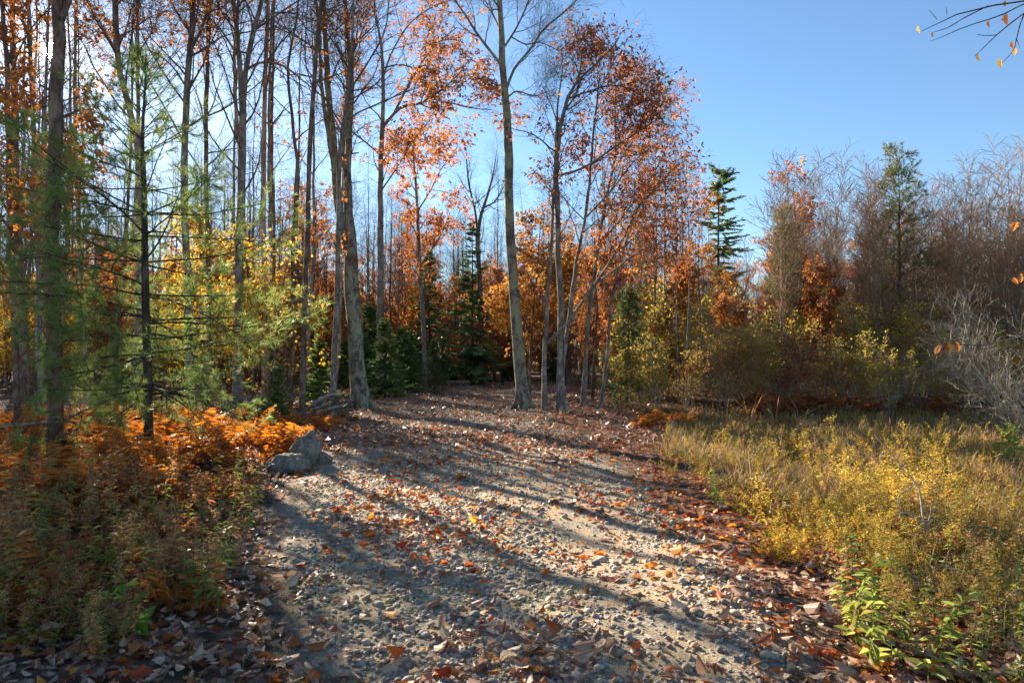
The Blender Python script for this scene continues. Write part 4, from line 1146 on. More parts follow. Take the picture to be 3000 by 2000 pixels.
USED = set()
def place(pro, x, y, rz, sc, label, cat, group=None, z=None, tilt=0.0, tiltdir=0.0):
    """first use moves the prototype itself, later uses copy it and its parts"""
    if pro.name in USED: o = copy_tree(pro)
    else: o = pro; USED.add(pro.name)
    zz = float(ground_h(x, y)) if z is None else z
    o.location = (x, y, zz); o.scale = (sc, sc, sc)
    if tilt:
        ax = Vector((-math.sin(tiltdir), math.cos(tiltdir), 0))
        o.rotation_euler = (Matrix.Rotation(tilt, 3, ax) @ Matrix.Rotation(rz, 3, 'Z')).to_euler()
    else:
        o.rotation_euler = (0, 0, rz)
    for k in ('label', 'category', 'group'):
        if k in o: del o[k]
    return tag(o, label, cat, group)

def place_px(pro, px, D, top_py, H, label, cat, group=None, rz=None, seed=0):
    """stand prototype of height H so that its top reaches photo row top_py"""
    b = at(px, 1000, D); zt = at(px, top_py, D)[2]
    g_ = float(ground_h(b[0], b[1]))
    return place(pro, b[0], b[1], rz if rz is not None else seed * 1.7, (zt - g_) / H, label, cat, group)

# ---- singled-out trees of the middle distance
place_px(LONE, 2108, 48, 482, 8, 'lone dark spruce rising above the thicket on the right', 'tree', seed=1)
place_px(SPR[0], 1385, 40, 640, 9, 'tall dark spruce at the end of the path, right of centre', 'tree', seed=2)
place_px(SPR[1], 1262, 43, 735, 7, 'dark spruce behind the little pine at the end of the path', 'tree', seed=3)
place_px(FIR[0], 1128, 27, 945, 3.2, 'pale green fir right of the mossy oak trunk', 'tree', seed=4)
place_px(PIN[1], 1275, 30, 1000, 4, 'little bright green pine at the end of the path', 'tree', seed=5)
place_px(FIR[1], 930, 21, 1010, 2.4, 'small fir between the slender trunk and the grey trunk', 'tree', seed=6)
place_px(FIR[0], 812, 17, 1075, 3.2, 'bushy fir between the brush pile and the slender reddish trunk', 'tree', seed=7)
place_px(FIR[1], 1195, 33, 990, 2.4, 'young fir just left of the little bright pine', 'tree', seed=8)
place_px(FIR[0], 1090, 37, 900, 3.2, 'dark fir behind the pale green fir', 'tree', seed=12)
place_px(PIN[0], 2640, 30, 468, 9, 'tall green pine among the bare birches on the right', 'tree', seed=9)
place_px(PIN[0], 2305, 29, 640, 9, 'green pine mixed with red oak leaves in the middle of the right woods', 'tree', seed=10)
place_px(PIN[1], 1835, 25, 860, 4, 'dark green pine sapling at the left end of the shrub band', 'tree', seed=11)
place_px(OAKS[1], 2330, 31, 540, 11.5, 'red leaved oak rising over the green pine on the right', 'tree', seed=13)
place_px(SAPL[2], 2420, 27, 800, 6.1, 'red oak sapling reaching out above the shrubs', 'tree', seed=14)
place_px(SAPL[0], 1990, 27, 800, 4.5, 'orange oak sapling behind the left shrubs', 'tree', seed=15)
place_px(YEL[0], 640, 25, 690, 5.5, 'yellow maple sapling glowing through the pine branches', 'tree', seed=16)

# ---- woods in bulk
r = rng_(300)
LEFT_Z = [(260, 'near the left edge'), (620, 'behind the green pine'), (860, 'behind the V stemmed tree'), (9999, 'behind the slender reddish trunk')]
MID_Z = [(1100, 'behind the mossy oak'), (1460, 'straight ahead past the path end'), (9999, 'behind the group of slim oaks')]
RIGHT_Z = [(2060, 'left of the lone spruce'), (2480, 'between the lone spruce and the tall pine'), (2760, 'around the tall pine'), (9999, 'at the right edge')]
def zone_phrase(px):
    for t in ((LEFT_Z if px < 1000 else MID_Z if px < 1850 else RIGHT_Z)):
        if px < t[0]: return t[1]
def scatter_woods(n, xr, yr, pros, scr, label, cat, group, name_seed, mind=1.6, avoid=None):
    r = rng_(name_seed); pts = []
    tries = 0
    while len(pts) < n and tries < 6000:
        tries += 1
        y = r.uniform(*yr); px = r.uniform(*xr); x = (px - 1500) / F * y
        if avoid and avoid(x, y): continue
        if any((x - a) ** 2 + (y - b) ** 2 < mind ** 2 for a, b in pts): continue
        pts.append((x, y))
        place(pros[r.integers(0, len(pros))], x, y, r.uniform(0, 6.28), r.uniform(*scr), label + ' ' + zone_phrase(px), cat, group + ' ' + zone_phrase(px))
clearing = lambda x, y: (y < 47 and -6.6 < x < 3.6)
def open_woods(x, y):
    # gaps between the trees of the left woods where low sun reaches the path
    c = x * math.cos(SUN_AZ) - y * math.sin(SUN_AZ)
    return clearing(x, y) or (0.2 < c < 17 and y < 43)
scatter_woods(22, (-150, 1000), (24, 52), BARE, (.75, 1.0), 'bare grey tree in the left woods', 'tree', 'bare trees in the left woods', 301, 1.8, open_woods)
scatter_woods(10, (-150, 1000), (32, 54), OAKS, (.6, .85), 'orange leaved oak standing in the woods left of the path', 'tree', 'orange oaks in the left woods', 302, 2, open_woods)
scatter_woods(70, (-250, 1000), (31, 54), SAPL, (.7, 1.1), 'low oak sapling with orange leaves', 'tree', 'oak saplings in the left woods', 303, 1.5, clearing)
scatter_woods(6, (-100, 640), (27, 38), YEL, (.7, 1.0), 'yellow leaved sapling deep in the woods', 'tree', 'yellow saplings in the left woods', 304, 2, clearing)
scatter_woods(44, (850, 1850), (46, 75), BARE, (.65, .95), 'bare slim tree', 'tree', 'bare trees beyond the path', 305, 2)
scatter_woods(12, (900, 1850), (50, 70), OAKS, (.7, 1.0), 'orange leaved oak', 'tree', 'oaks beyond the path', 306, 2)
scatter_woods(34, (800, 1900), (44, 66), SAPL, (.8, 1.3), 'orange oak sapling', 'tree', 'oak saplings beyond the path', 307, 2)
scatter_woods(20, (600, 1750), (45, 64), SPR, (.4, .8), 'dark spruce in the far woods', 'tree', 'spruces beyond the clearing', 308, 2)
scatter_woods(12, (880, 1500), (33, 47), FIR, (.7, 1.3), 'low green fir at the back edge of the clearing', 'tree', 'low firs at the back of the clearing', 309, 1.5, lambda x, y: (y < 44 and -5.6 < x < 2))
scatter_woods(12, (1640, 2000), (26, 40), BARE, (.45, .65), 'slim bare pole tree', 'tree', 'pole trees behind the russet oaks', 310, 1.5)
scatter_woods(10, (1700, 2450), (27, 42), SAPL, (.8, 1.2), 'russet oak sapling past the shrubs', 'tree', 'russet saplings behind the shrubs', 311, 1.8)
scatter_woods(44, (2300, 3080), (28.2, 38), THICK, (.85, 1.1), 'bare pale birch clump in the near thicket', 'tree', 'birch clumps behind the shrubs', 312, 1.6)
scatter_woods(50, (1900, 3150), (36, 55), THICK, (.75, 1.05), 'bare birch clump far back', 'tree', 'far birch clumps on the right', 313, 2)
scatter_woods(24, (1850, 3150), (30, 46), BUSH, (.9, 1.5), 'leafless grey brown shrub', 'shrub', 'leafless shrubs on the right', 314, 1.3)
scatter_woods(90, (-300, 2500), (60, 100), OAKS, (.7, 1.0), 'distant brown oak', 'tree', 'distant oaks', 315, 2.2)
scatter_woods(60, (-200, 1900), (44, 80), SAPL, (1.0, 1.6), 'orange young oak far back', 'tree', 'young oaks far back', 318, 2, clearing)
scatter_woods(60, (-200, 1900), (46, 95), BARE, (.7, 1.0), 'bare trunk far back', 'tree', 'bare trunks far back', 319, 2, clearing)
scatter_woods(80, (-300, 3300), (62, 105), THICK, (.9, 1.3), 'distant bare birch clump', 'tree', 'distant birch clumps', 316, 3)
scatter_woods(60, (-300, 2600), (42, 70), BUSH, (.8, 1.5), 'leafless bush in the far woods', 'shrub', 'leafless bushes in the far woods', 317, 2, clearing)

scatter_woods(48, (-100, 1040), (24, 48), POLE, (.8, 1.15), 'thin bare pole tree in the left woods', 'tree', 'thin poles in the left woods', 321, .8, open_woods)
scatter_woods(70, (-100, 1000), (42, 64), POLE, (.9, 1.35), 'thin far pole tree in the left woods', 'tree', 'thin far poles in the left woods', 325, 1.0)
scatter_woods(18, (120, 980), (19, 31), POLE, (1.15, 1.5), 'tall thin trunk rising out of the picture', 'tree', 'tall thin trunks in the left woods', 328, 1.0, lambda x, y: clearing(x, y) or 1.6 < x * math.cos(SUN_AZ) - y * math.sin(SUN_AZ) < 5.6)
scatter_woods(44, (1000, 1900), (46, 66), POLE, (.8, 1.2), 'thin bare pole tree', 'tree', 'thin poles past the clearing', 322, 1.2)
scatter_woods(12, (1640, 2100), (24, 40), POLE, (.6, .9), 'thin pole tree among the russet oaks', 'tree', 'thin poles among the russet oaks', 323, 1.0, clearing)
scatter_woods(12, (1950, 3050), (31, 42), OAKS, (.45, .7), 'russet leaved oak among the birches', 'tree', 'russet oaks among the birches', 324, 2)
scatter_woods(8, (120, 1000), (44, 58), BARE, (.9, 1.1), 'tall bare tree in the back of the left woods', 'tree', 'tall bare trees in the back left woods', 326, 1.5, clearing)
scatter_woods(5, (100, 1000), (44, 54), OAKS, (.85, 1.05), 'tall rust leaved oak in the back woods', 'tree', 'tall rust oaks in the back left woods', 327, 2, clearing)
# pale bare shrubs leaning in from the right edge
for k, (px, D, tl, sc) in enumerate([(3080, 15.5, .75, .9), (3010, 19.5, .45, 1.0)]):
    b = at(px, 1000, D)
    o_ = place(LEAN[k % 2], b[0], b[1], k * 2.0, sc * .8, ['pale bare shrub leaning low to the left at the right edge', 'pale bare shrub leaning in behind the right edge', 'bare shrub leaning in from outside the right edge'][k], 'shrub', tilt=-tl, tiltdir=rad(0))

# shrub band along the marsh
r = rng_(320)
for k in range(30):
    px = 1850 + (k % 15) * 78 + r.normal(0, 22); D = (24.3 if k < 15 else 28.6) + r.normal(0, .7)
    m_ = r.choice([0, 1, 2, 2]) if px > 2350 else r.choice([0, 0, 1, 2])
    b = at(px, 1000, D)
    lab = 'olive leaved shrub in the band behind the marsh' if m_ < 2 else 'rust leaved shrub in the band behind the marsh'
    row_ = 'front row' if k < 15 else 'back row'; ph = ['next to the slim oaks', 'left of the scarlet shrub', 'right of the scarlet shrub', 'toward the right edge'][int(np.clip((px - 1850) / 275, 0, 3))]
    lab = lab.replace('in the band behind the marsh', f'in the {row_} behind the marsh {ph}')
    place(SHR[m_], b[0], b[1], r.uniform(0, 6.28), r.uniform(.85, 1.25) * (1.25 if k >= 15 else .88), lab, 'shrub', lab)
b = at(2320, 1000, 24.2); place(SHR[3], b[0], b[1], 1, 1.05, 'shrub with scarlet leaves in the middle of the shrub band', 'shrub')

# ================================================================== LOW PLANTS
def frond(mb, r, base, az, L, lift, curl, mat=0):
    n = 15
    t = np.linspace(0, 1, n)
    ang = lift - curl * t ** 1.3
    dx = np.cos(ang) * L / n; dz = np.sin(ang) * L / n
    h = np.cumsum(dx); z = np.cumsum(dz)
    P = np.column_stack([math.cos(az) * h, math.sin(az) * h, z]) + base
    mb.tubes(np.vstack([[base], P])[::3], np.linspace(.004, .0012, len(np.vstack([[base], P])[::3])), 3)
    T = norm(np.diff(np.vstack([[base], P]), axis=0))
    side = np.array([-math.sin(az), math.cos(az), 0])
    w = L * .26 * np.sin(np.clip((t - .12) / .88, 0, 1) ** .7 * math.pi) ** .8 * .95 + .004
    for sg in (-1, 1):
        ok = t > .16
        d = side * sg + T[ok] * .35 + r.normal(0, .22, (ok.sum(), 3)); d[:, 2] -= .25
        nn = np.cross(T[ok], side) + r.normal(0, .35, (ok.sum(), 3))
        l = w[ok] * r.uniform(.75, 1.2, ok.sum())
        mb.inst(T_PINNA, P[ok], frames(d, nn), np.column_stack([l, l * 1.0, l]), smooth=False)
# pinna: a saw-edged leaflet
_x = [0, .15, .22, .35, .42, .55, .62, .76, .82, 1]
_y = [.02, .17, .07, .16, .06, .13, .05, .09, .03, 0]
T_PINNA = leaf_tpl(list(zip(_x, _y)), .35, .25)
def fern_proto(seed, mat, L=.62, n=8):
    r = rng_(seed); mb = MB()
    for k in range(n):
        frond(mb, r, np.array([r.normal(0, .03), r.normal(0, .03), -.02]), k * 6.283 / n + r.normal(0, .3), L * r.uniform(.6, 1.15), r.uniform(.85, 1.4), r.uniform(.7, 1.9))
    me = mb.mesh('fern', M[mat]); return me
FERN = [fern_proto(400 + i, 'fern', .6 + .05 * i, 7 + i % 3) for i in range(4)]
FERND = [fern_proto(410 + i, 'fern_dark', .6, 7) for i in range(2)]

def weed_proto(seed, mat, H, nl, ls, lean=.15, plume=False, stems=1, stemmat='weed_brown', tpl=None):
    r = rng_(seed); mb = MB()
    for s in range(stems):
        a = r.uniform(0, 6.28); off = np.array([r.normal(0, .05), r.normal(0, .05), 0]) * (stems > 1)
        h = H * r.uniform(.7, 1.1)
        t = np.linspace(0, 1, 7); ln = lean * r.uniform(.3, 1.5)
        P = np.column_stack([math.cos(a) * ln * h * t ** 1.6, math.sin(a) * ln * h * t ** 1.6, h * t - .02]) + off + np.vstack([[0, 0, 0], r.normal(0, .008, (6, 3))])
        mb.tubes(P, np.linspace(.004, .0015, 7), 4, mat=1)
        tt = r.uniform(.12, 1, nl); x = tt * 6; i = np.clip(x.astype(int), 0, 5); f = (x - i)[:, None]
        p = P[i] * (1 - f) + P[i + 1] * f
        az = np.arange(nl) * 2.4 + r.normal(0, .3, nl)
        d = np.column_stack([np.cos(az), np.sin(az), r.uniform(-.5, .6, nl)])
        mb.inst(tpl or T_LANCE, p, frames(d, np.array([0, 0, 1]) + r.normal(0, .3, (nl, 3))), ls * (1.15 - .5 * tt) * r.uniform(.7, 1.2, nl), smooth=False)
        if plume:
            k = 60; q = P[-1] + np.column_stack([r.normal(0, .03, k), r.normal(0, .03, k), r.uniform(-.12, .06, k)])
            mb.inst(T_DIAM, q, frames(rand_dir(r, k), rand_dir(r, k)), r.uniform(.012, .03, k), smooth=False)
    return mb.mesh('weed', [M[mat], M[stemmat]])
W_BROWN = [weed_proto(420 + i, 'weed_brown', .6, 24, .10, .3, True, 2) for i in range(4)]
W_GREEN = [weed_proto(430 + i, 'weed_green', .6, 26, .10, .2, False, 2) for i in range(3)]
W_LIME = [weed_proto(440 + i, 'weed_lime', .38, 14, .13, .2, False, 1, 'weed_green', T_BEECH) for i in range(2)]
W_YEL = [weed_proto(450 + i, 'weed_yellow', .6, 55, .055, .85, i % 2 == 0, 3 + i) for i in range(4)]
W_OLV = [weed_proto(470 + i, 'weed_olive', .55, 60, .055, .5, i % 2 == 0, 4) for i in range(3)]
W_BIG = [weed_proto(460 + i, 'weed_green', .75, 34, .15, .35, False, 1, 'weed_lime', leaf_tpl([(0, 0), (0.2, .1), (0.5, .15), (0.75, .1), (1, 0)], .5, .3)) for i in range(3)]

def low_phrase(px):
    for a, t in ((150, 'left of the tall dark trunk'), (330, 'between the tall dark trunk and the pine'), (560, 'by the pine trunk'), (760, 'left of the boulders'), (1500, 'beside the boulders'),
                 (2250, 'at the left end'), (2600, 'in the middle'), (9999, 'toward the right edge')):
        if px < a: return t
def put(me, name, x, y, label, cat, group=None, sc=1.0, rz=None, tilt=(0, 0), dz=0.0, r=None):
    o = bpy.data.objects.new(name, me); COL.objects.link(o)
    o.location = (x, y, float(ground_h(x, y)) + dz); o.scale = (sc, sc, sc)
    o.rotation_euler = (tilt[0], tilt[1], rz if rz is not None else random.random() * 6.28)
    if group and cat in ('fern', 'weed', 'plant'):
        ph = low_phrase(1500 + F * x / max(y, 1))
        label = label + ' ' + ph; group = group + ' ' + ph
    return tag(o, label, cat, group)
random.seed(5)
r = rng_(500)
# rust fern patch left
cnt = 0
while cnt < 210:
    px = r.uniform(-150, 960); py = r.uniform(1225, 1520) if r.random() < .8 else r.uniform(1215, 1300)
    b = gp(px, py)
    if b[0] > path_l(b[1]) - .45: continue
    if py > 1390 and (r.random() < .35 or px > 780): continue
    cnt += 1
    dk = r.random() < .15
    put((FERND if dk else FERN)[r.integers(0, 2 if dk else 4)], 'fern', b[0], b[1], 'dark withered fern in the rust patch' if dk else 'rust orange dried fern', 'fern',
        'dark ferns left of the path' if dk else 'rust ferns left of the path', r.uniform(.45, 1.15), r.uniform(0, 6.28), (r.normal(0, .15), r.normal(0, .15)))
cnt = 0
while cnt < 45:
    b = gp(r.uniform(-120, 540), r.uniform(1440, 1820))
    if b[0] > path_l(b[1]) - .5: continue
    cnt += 1
    dk = r.random() < .55
    put((FERND if dk else FERN)[r.integers(0, 2 if dk else 4)], 'fern', b[0], b[1], 'small red brown fern in the weeds' if dk else 'small rust fern in the weeds', 'fern', 'small dark ferns in the weeds' if dk else 'small rust ferns in the weeds', r.uniform(.4, .75), r.uniform(0, 6.28), (r.normal(0, .2), r.normal(0, .2)))
# ferns by the right marsh edge and under the shrubs
for k in range(12):
    b = gp(r.uniform(1850, 2030), r.uniform(1225, 1262))
    put(FERN[k % 4], 'fern', b[0], b[1], 'rust fern where the path edge meets the marsh', 'fern', 'rust ferns at the marsh corner', r.uniform(.7, 1.0), r.uniform(0, 6.28))
for k in range(30):
    b = gp(r.uniform(2130, 3000), r.uniform(1195, 1218))
    put(FERND[k % 2], 'fern', b[0], b[1], 'dark red brown fern at the foot of the shrub band', 'fern', 'dark ferns under the shrubs', r.uniform(1.1, 1.9), r.uniform(0, 6.28))
for px, py, lab in ((2665, 1600, 'curled orange fern in the yellow weeds, left of the pair'), (2735, 1600, 'curled orange fern in the yellow weeds, right of the pair')):
    b = gp(px, py + 40); put(FERN[0], 'fern', b[0], b[1], lab, 'fern', None, .75, 1.0)
# weeds, left foreground
def weeds(n, box, meshes, name, label, cat, group, sc=(.7, 1.1), cond=None, tilt=.15):
    k = 0; tr = 0
    while k < n and tr < n * 40:
        tr += 1
        b = gp(r.uniform(box[0], box[1]), r.uniform(box[2], box[3]))
        if cond and not cond(b): continue
        k += 1
        dr_ = b[0] - path_r(b[1]) - .55
        edge = float(np.clip(.45 + .4 * dr_, .45, 1.0)) if dr_ > 0 else 1.0
        put(meshes[r.integers(0, len(meshes))], name, b[0], b[1], label, cat, group, r.uniform(*sc) * edge, r.uniform(0, 6.28), (r.normal(0, tilt), r.normal(0, tilt)))
offpath = lambda b: b[0] < path_l(b[1]) - .25
weeds(80, (-100, 740, 1430, 1780), W_BROWN, 'weed', 'withered brown weed', 'weed', 'brown weeds at the lower left', (.55, 1.0), offpath)
weeds(50, (-100, 740, 1330, 1800), W_GREEN, 'weed', 'dull green leafy weed', 'weed', 'green weeds at the lower left', (.5, .9), offpath)
weeds(40, (-80, 420, 1740, 1960), W_BROWN, 'weed', 'low withered weed at the very front left', 'weed', 'front left weeds', (.35, .7), offpath, .25)
weeds(26, (-80, 460, 1700, 1930), W_GREEN, 'weed', 'low green weed at the very front left', 'weed', 'front left green weeds', (.35, .65), offpath, .25)
weeds(9, (60, 640, 1560, 1860), W_LIME, 'seedling', 'bright lime green seedling among the brown weeds', 'seedling', 'lime seedlings at the lower left', (.6, 1.0), offpath)
# yellow weeds and goldenrod, right
offr = lambda b: b[0] > path_r(b[1]) + .45 + .25 * math.sin(b[1] * 3.1)
weeds(45, (2080, 2650, 1430, 1800), W_OLV, 'olive_weed', 'olive weed between the bright yellow weeds', 'weed', 'olive weeds in the yellow patch', (.5, 1.1), offr, .25)
weeds(62, (2120, 2640, 1470, 1790), W_YEL, 'yellow_weed', 'bushy yellow weed of the bright patch', 'weed', 'yellow weeds right of the path', (.4, .95), offr, .35)
weeds(40, (2450, 3020, 1440, 1850), W_OLV, 'olive_weed', 'tangled olive weed behind the goldenrod', 'weed', 'olive weeds right of the path', (.7, 1.1), offr, .25)
weeds(16, (2150, 2700, 1440, 1540), W_YEL, 'yellow_weed', 'tall yellow weed behind the bright patch', 'weed', 'tall yellow weeds', (.9, 1.25), offr)
weeds(18, (2350, 3050, 1750, 2050), W_BIG, 'goldenrod', 'leafy green goldenrod stalk', 'plant', 'goldenrod stalks at the lower right', (.55, .85), offr, .2)
weeds(30, (2000, 3000, 1450, 1950), W_GREEN, 'weed', 'green leafy weed among yellow weeds', 'weed', 'green weeds on the right', (.5, .9), offr)
weeds(40, (1950, 3000, 1400, 1900), W_BROWN, 'weed', 'withered brown weed among yellow weeds', 'weed', 'brown weeds on the right', (.6, 1.0), offr)
weeds(30, (1880, 2230, 1290, 1460), W_OLV, 'olive_weed', 'low dark weed tangle beside the gravel', 'weed', 'low tangle along the marsh edge', (.45, .8), lambda b: b[0] > path_r(b[1]) + .5, .3)
weeds(46, (1980, 3000, 1290, 1450), W_YEL, 'yellow_weed', 'yellow green weed in the middle of the marsh grass', 'weed', 'yellow weeds in the marsh grass', (.7, 1.15), offr, .3)
weeds(34, (1950, 2950, 1240, 1420), W_OLV, 'olive_weed', 'green brown weed clump in the marsh grass', 'weed', 'weed clumps in the marsh grass', (.8, 1.3), offr, .2)
weeds(5, (2900, 3010, 1330, 1380), W_LIME, 'seedling', 'lime green plant at the right edge of the marsh grass', 'plant', 'lime plants at the right edge', (1.4, 2.0))

# ------------------------------------------------------------------ grasses (uncountable: one object each)
def blades(mb, r, x, y, z, h, w, bend):
    N = len(x)
    a = r.uniform(0, 6.28, N); b = bend * r.uniform(.2, 1.4, N)
    d = np.column_stack([np.cos(a), np.sin(a), np.zeros(N)]); s = np.column_stack([-np.sin(a), np.cos(a), np.zeros(N)])
    rows = []
    for t, ww in ((0, 1), (.4, .8), (.75, .55), (1, 0)):
        ph = b * t
        c = np.column_stack([x, y, z]) + d * (h * t * np.sin(ph))[:, None] + np.array([0, 0, 1]) * (h * t * np.cos(ph * .9))[:, None]
        if ww: rows += [c - s * (w * ww)[:, None], c + s * (w * ww)[:, None]]
        else: rows += [c]
    V = np.stack(rows, 1)
    o = np.arange(N)[:, None] * 7
    mb.add(V, [np.concatenate([o + [0, 1, 3, 2], o + [2, 3, 5, 4]]), o + [4, 5, 6]], 0, False)
r = rng_(510)
def marsh_points(n):
    X_, Y_ = [], []
    while len(X_) < n:
        y = r.uniform(6.5, 24.0, 4000); px = r.uniform(1950, 3150, 4000); x = (px - 1500) / F * y
        dr = x - path_r(y)
        k = (dr > 1.3 + .6 * np.sin(y * 2)) & (r.random(4000) < (.35 + .65 * (vnoise(x, y, 2.4, 14) > -.15)) * np.clip(14 / y, .5, 1.3) * .8)
        X_ += list(x[k]); Y_ += list(y[k])
    return np.array(X_[:n]), np.array(Y_[:n])
x, y = marsh_points(26000)
hgt = r.uniform(.18, .5, len(x)) * (1 + .6 * vnoise(x, y, 1.7, 15))
mb = MB(); blades(mb, r, x, y, ground_h(x, y) - .02, hgt, r.uniform(.003, .0065, len(x)) * (1 + .03 * y), 1.55)
tag(mb.build('marsh_grass', M['grass_tan']), 'tan and olive marsh grass filling the wet ground right of the path', 'grass', kind='stuff')
# short green grass by the path
x, y = sample(r, 9000, -2.4, 1.4, 2.7, 6.5, lambda x, y: np.clip(.9 * (vnoise(x, y, 3.1, 17) > .12) * (1 - sstep(y, 4.6, 6)) * (1 - .9 * sstep(x, .3, .9)), 0, 1))
mb = MB(); blades(mb, r, x, y, surf(x, y) - .005, r.uniform(.03, .085, len(x)), r.uniform(.0012, .0024, len(x)), 1.1)
tag(mb.build('short_grass', M['grass_green']), 'short green grass growing through the gravel in front', 'grass', kind='stuff')
# dry stalks along the marsh edge and under everything on the right
x, y = sample(r, 16000, 1.6, 7.5, 3.0, 13, lambda x, y: sstep(x - path_r(y), .7, 1.3) * .8)
mb = MB(); blades(mb, r, x, y, ground_h(x, y) - .02, r.uniform(.12, .4, len(x)), r.uniform(.0018, .004, len(x)), 1.0)
tag(mb.build('dry_grass', M['grass_tan']), 'low dry grass under the yellow weeds right of the path', 'grass', kind='stuff')
# cattails
def cattail(seed):
    r2 = rng_(seed); mb = MB(); N = 9
    blades(mb, r2, r2.normal(0, .05, N), r2.normal(0, .05, N), np.zeros(N), r2.uniform(.9, 1.5, N), np.full(N, .014), 1.0)
    return mb.mesh('cattail', M['grass_tan'])
CT = [cattail(1), cattail(2)]
for px, py, lab in ((2345, 1265, 'arching tan cattail clump in the marsh, nearest the shrubs'), (2270, 1262, 'arching tan cattail clump just left of the tallest one'), (2200, 1258, 'thin tan cattail clump at the left of the marsh'), (2130, 1270, 'tan cattail clump beside the rust ferns')):
    b = gp(px, py); put(CT[px % 2], 'cattail', b[0], b[1], lab, 'cattail', None, 1.1)

# ================================================================== ROCKS, LOGS, STICKS
def rock(name, px, py, w, hh, dd, seed, label, tilt=0.0, sink=.25, rz=0.0):
    b = gp(px, py)
    V, Fa = ico(4)
    r2 = rng_(seed); off = Vector(r2.uniform(-50, 50, 3))
    out = []
    for v in V:
        vv = Vector(v)
        n_ = mnoise.fractal(vv * 1.1 + off, 1.0, 2.0, 4) * .22 + abs(mnoise.noise(vv * 1.7 + off)) * -.22
        n_ += mnoise.fractal(vv * 4 + off, 1.0, 2.0, 4) * .05 - abs(mnoise.noise(vv * 3.1 + off)) * .06
        out.append(v * (1 + n_))
    V = np.array(out) * np.array([w / 2, dd / 2, hh / 2])
    mb = MB(); mb.add(V, [Fa]); o = mb.build(name, M['rock'])
    o.location = (b[0], b[1] + dd * .3, float(ground_h(b[0], b[1])) + hh * (.5 - sink)); o.rotation_euler = (0, tilt, rz)
    return tag(o, label, 'rock')
rock('boulder', 836, 1390, .60, .40, .45, 3, 'low craggy boulder with a mossy ridge, front left of the three', .0, .3, .2)
rock('boulder', 888, 1366, .46, .60, .42, 8, 'rounded upright grey boulder leaning between two others', .25, .18, .5)
rock('boulder', 938, 1362, .30, .24, .3, 5, 'small striped flat boulder at the right of the three', 0, .2, 1)
rock('boulder', 943, 1300, .34, .24, .34, 12, 'dark mossy boulder alone behind the three', 0, .2, 2)
rock('boulder', 2905, 1625, .48, .34, .45, 21, 'grey weathered boulder half hidden in weeds at the right', 0, .2, .6)

def log(name, p0, p1, r0, label, group=None, bark='bark_grey', cat='log', bend=.02, seed=0):
    r2 = rng_(seed + 700); p0 = np.asarray(p0, float); p1 = np.asarray(p1, float)
    n = 7; t = np.linspace(0, 1, n)[:, None]
    P = p0 * (1 - t) + p1 * t
    P[1:-1] += r2.normal(0, bend, (n - 2, 3))
    c = P[0].copy()
    mb = MB(); mb.tubes(P - c, np.linspace(r0, r0 * .85, n), 9, r2, .04)
    V = mb.V[0]
    mb.add(V[:9], [np.arange(9)[None, ::-1]], 1, False); mb.add(V[-9:], [np.arange(9)[None]], 1, False)
    o = mb.build(name, [M[bark], M['log_end']]); o.location = c
    return tag(o, label, cat, group)
r = rng_(600)
# log pile behind the slender trunk
b = gp(905, 1228)
for row, nn in enumerate((5, 4, 3, 2)):
    for k in range(nn):
        x0 = b[0] - .12 + k * .16 + row * .06; z0 = float(ground_h(x0, b[1])) + .07 + row * .12
        y0 = b[1] + r.normal(0, .1)
        log('log', (x0, y0 - .1, z0), (x0 + r.uniform(.45, .65), y0 + r.uniform(.5, .8), z0 + r.uniform(.14, .26)), r.uniform(.04, .058),
            ['grey log in the bottom row of the stacked pile', 'grey log in the second row of the stacked pile', 'grey log in the third row of the stacked pile', 'grey log on top of the stacked pile'][row], 'logs of the stacked pile, ' + ['bottom row', 'second row', 'third row', 'top row'][row], ['bark_pale', 'bark_brown', 'bark_grey'][(k + row) % 3], seed=row * 10 + k)
b = gp(745, 1225)
for k in range(12):
    x0 = b[0] + r.uniform(-.4, .5); z0 = float(ground_h(x0, b[1])) + .07 + (k // 4) * .16
    log('log', (x0 - .5, b[1] + r.uniform(-.3, .3), z0), (x0 + .5, b[1] + r.uniform(-.1, .7), z0 + r.normal(.04, .06)), r.uniform(.05, .1), 'rough dark log heaped in the brush pile behind the ferns', 'logs of the brush pile', 'bark_brown', seed=50 + k)
b0 = gp(1190, 1126); b1 = gp(1425, 1123)
log('log', b0 + [0, 0, .08], b1 + [0, 0, .12], .13, 'long pale fallen log across the far end of the clearing', None, 'bark_pale', bend=.06, seed=90)
b0 = gp(1300, 1142); b1 = gp(1240, 1132)
log('log', b0 + [0, 0, .08], b1 + [0, 0, .1], .1, 'short pale log lying at the foot of a far trunk', None, 'bark_pale', seed=91)
b0 = gp(1130, 1152); b1 = gp(1190, 1150)
log('log', b0 + [0, 0, .05], b1 + [0, 0, .07], .06, 'thin pale log at the left side of the clearing', None, 'bark_pale', seed=92)
def stick(name, pts, label, bark='bark_grey', cat='branch', sides=6):
    """pts: px,py,width px,depth"""
    P = np.array([[*at(p[0], p[1], p[3]), p[2] * .5 * p[3] / F] for p in pts])
    P = resample(P, 16); c = P[0, :3].copy()
    mb = MB(); mb.tubes(P[:, :3] - c, P[:, 3], sides, rng_(len(label)), .05)
    o = mb.build(name, M[bark]); o.location = c
    return tag(o, label, cat)
stick('fallen_branch', [(-160, 1330, 12, 9.8), (-60, 1262, 11, 9.9), (60, 1243, 9, 10), (160, 1236, 7, 10.1), (275, 1237, 4, 10.2)], 'dead branch lying level across the tall dark trunk')
stick('fallen_branch', [(228, 1524, 10, 7.0), (205, 1490, 9, 7.0), (165, 1455, 8, 7.1), (116, 1420, 6, 7.2)], 'short bent grey stick among the ferns at the left')
gs = gp(1000, 1985)
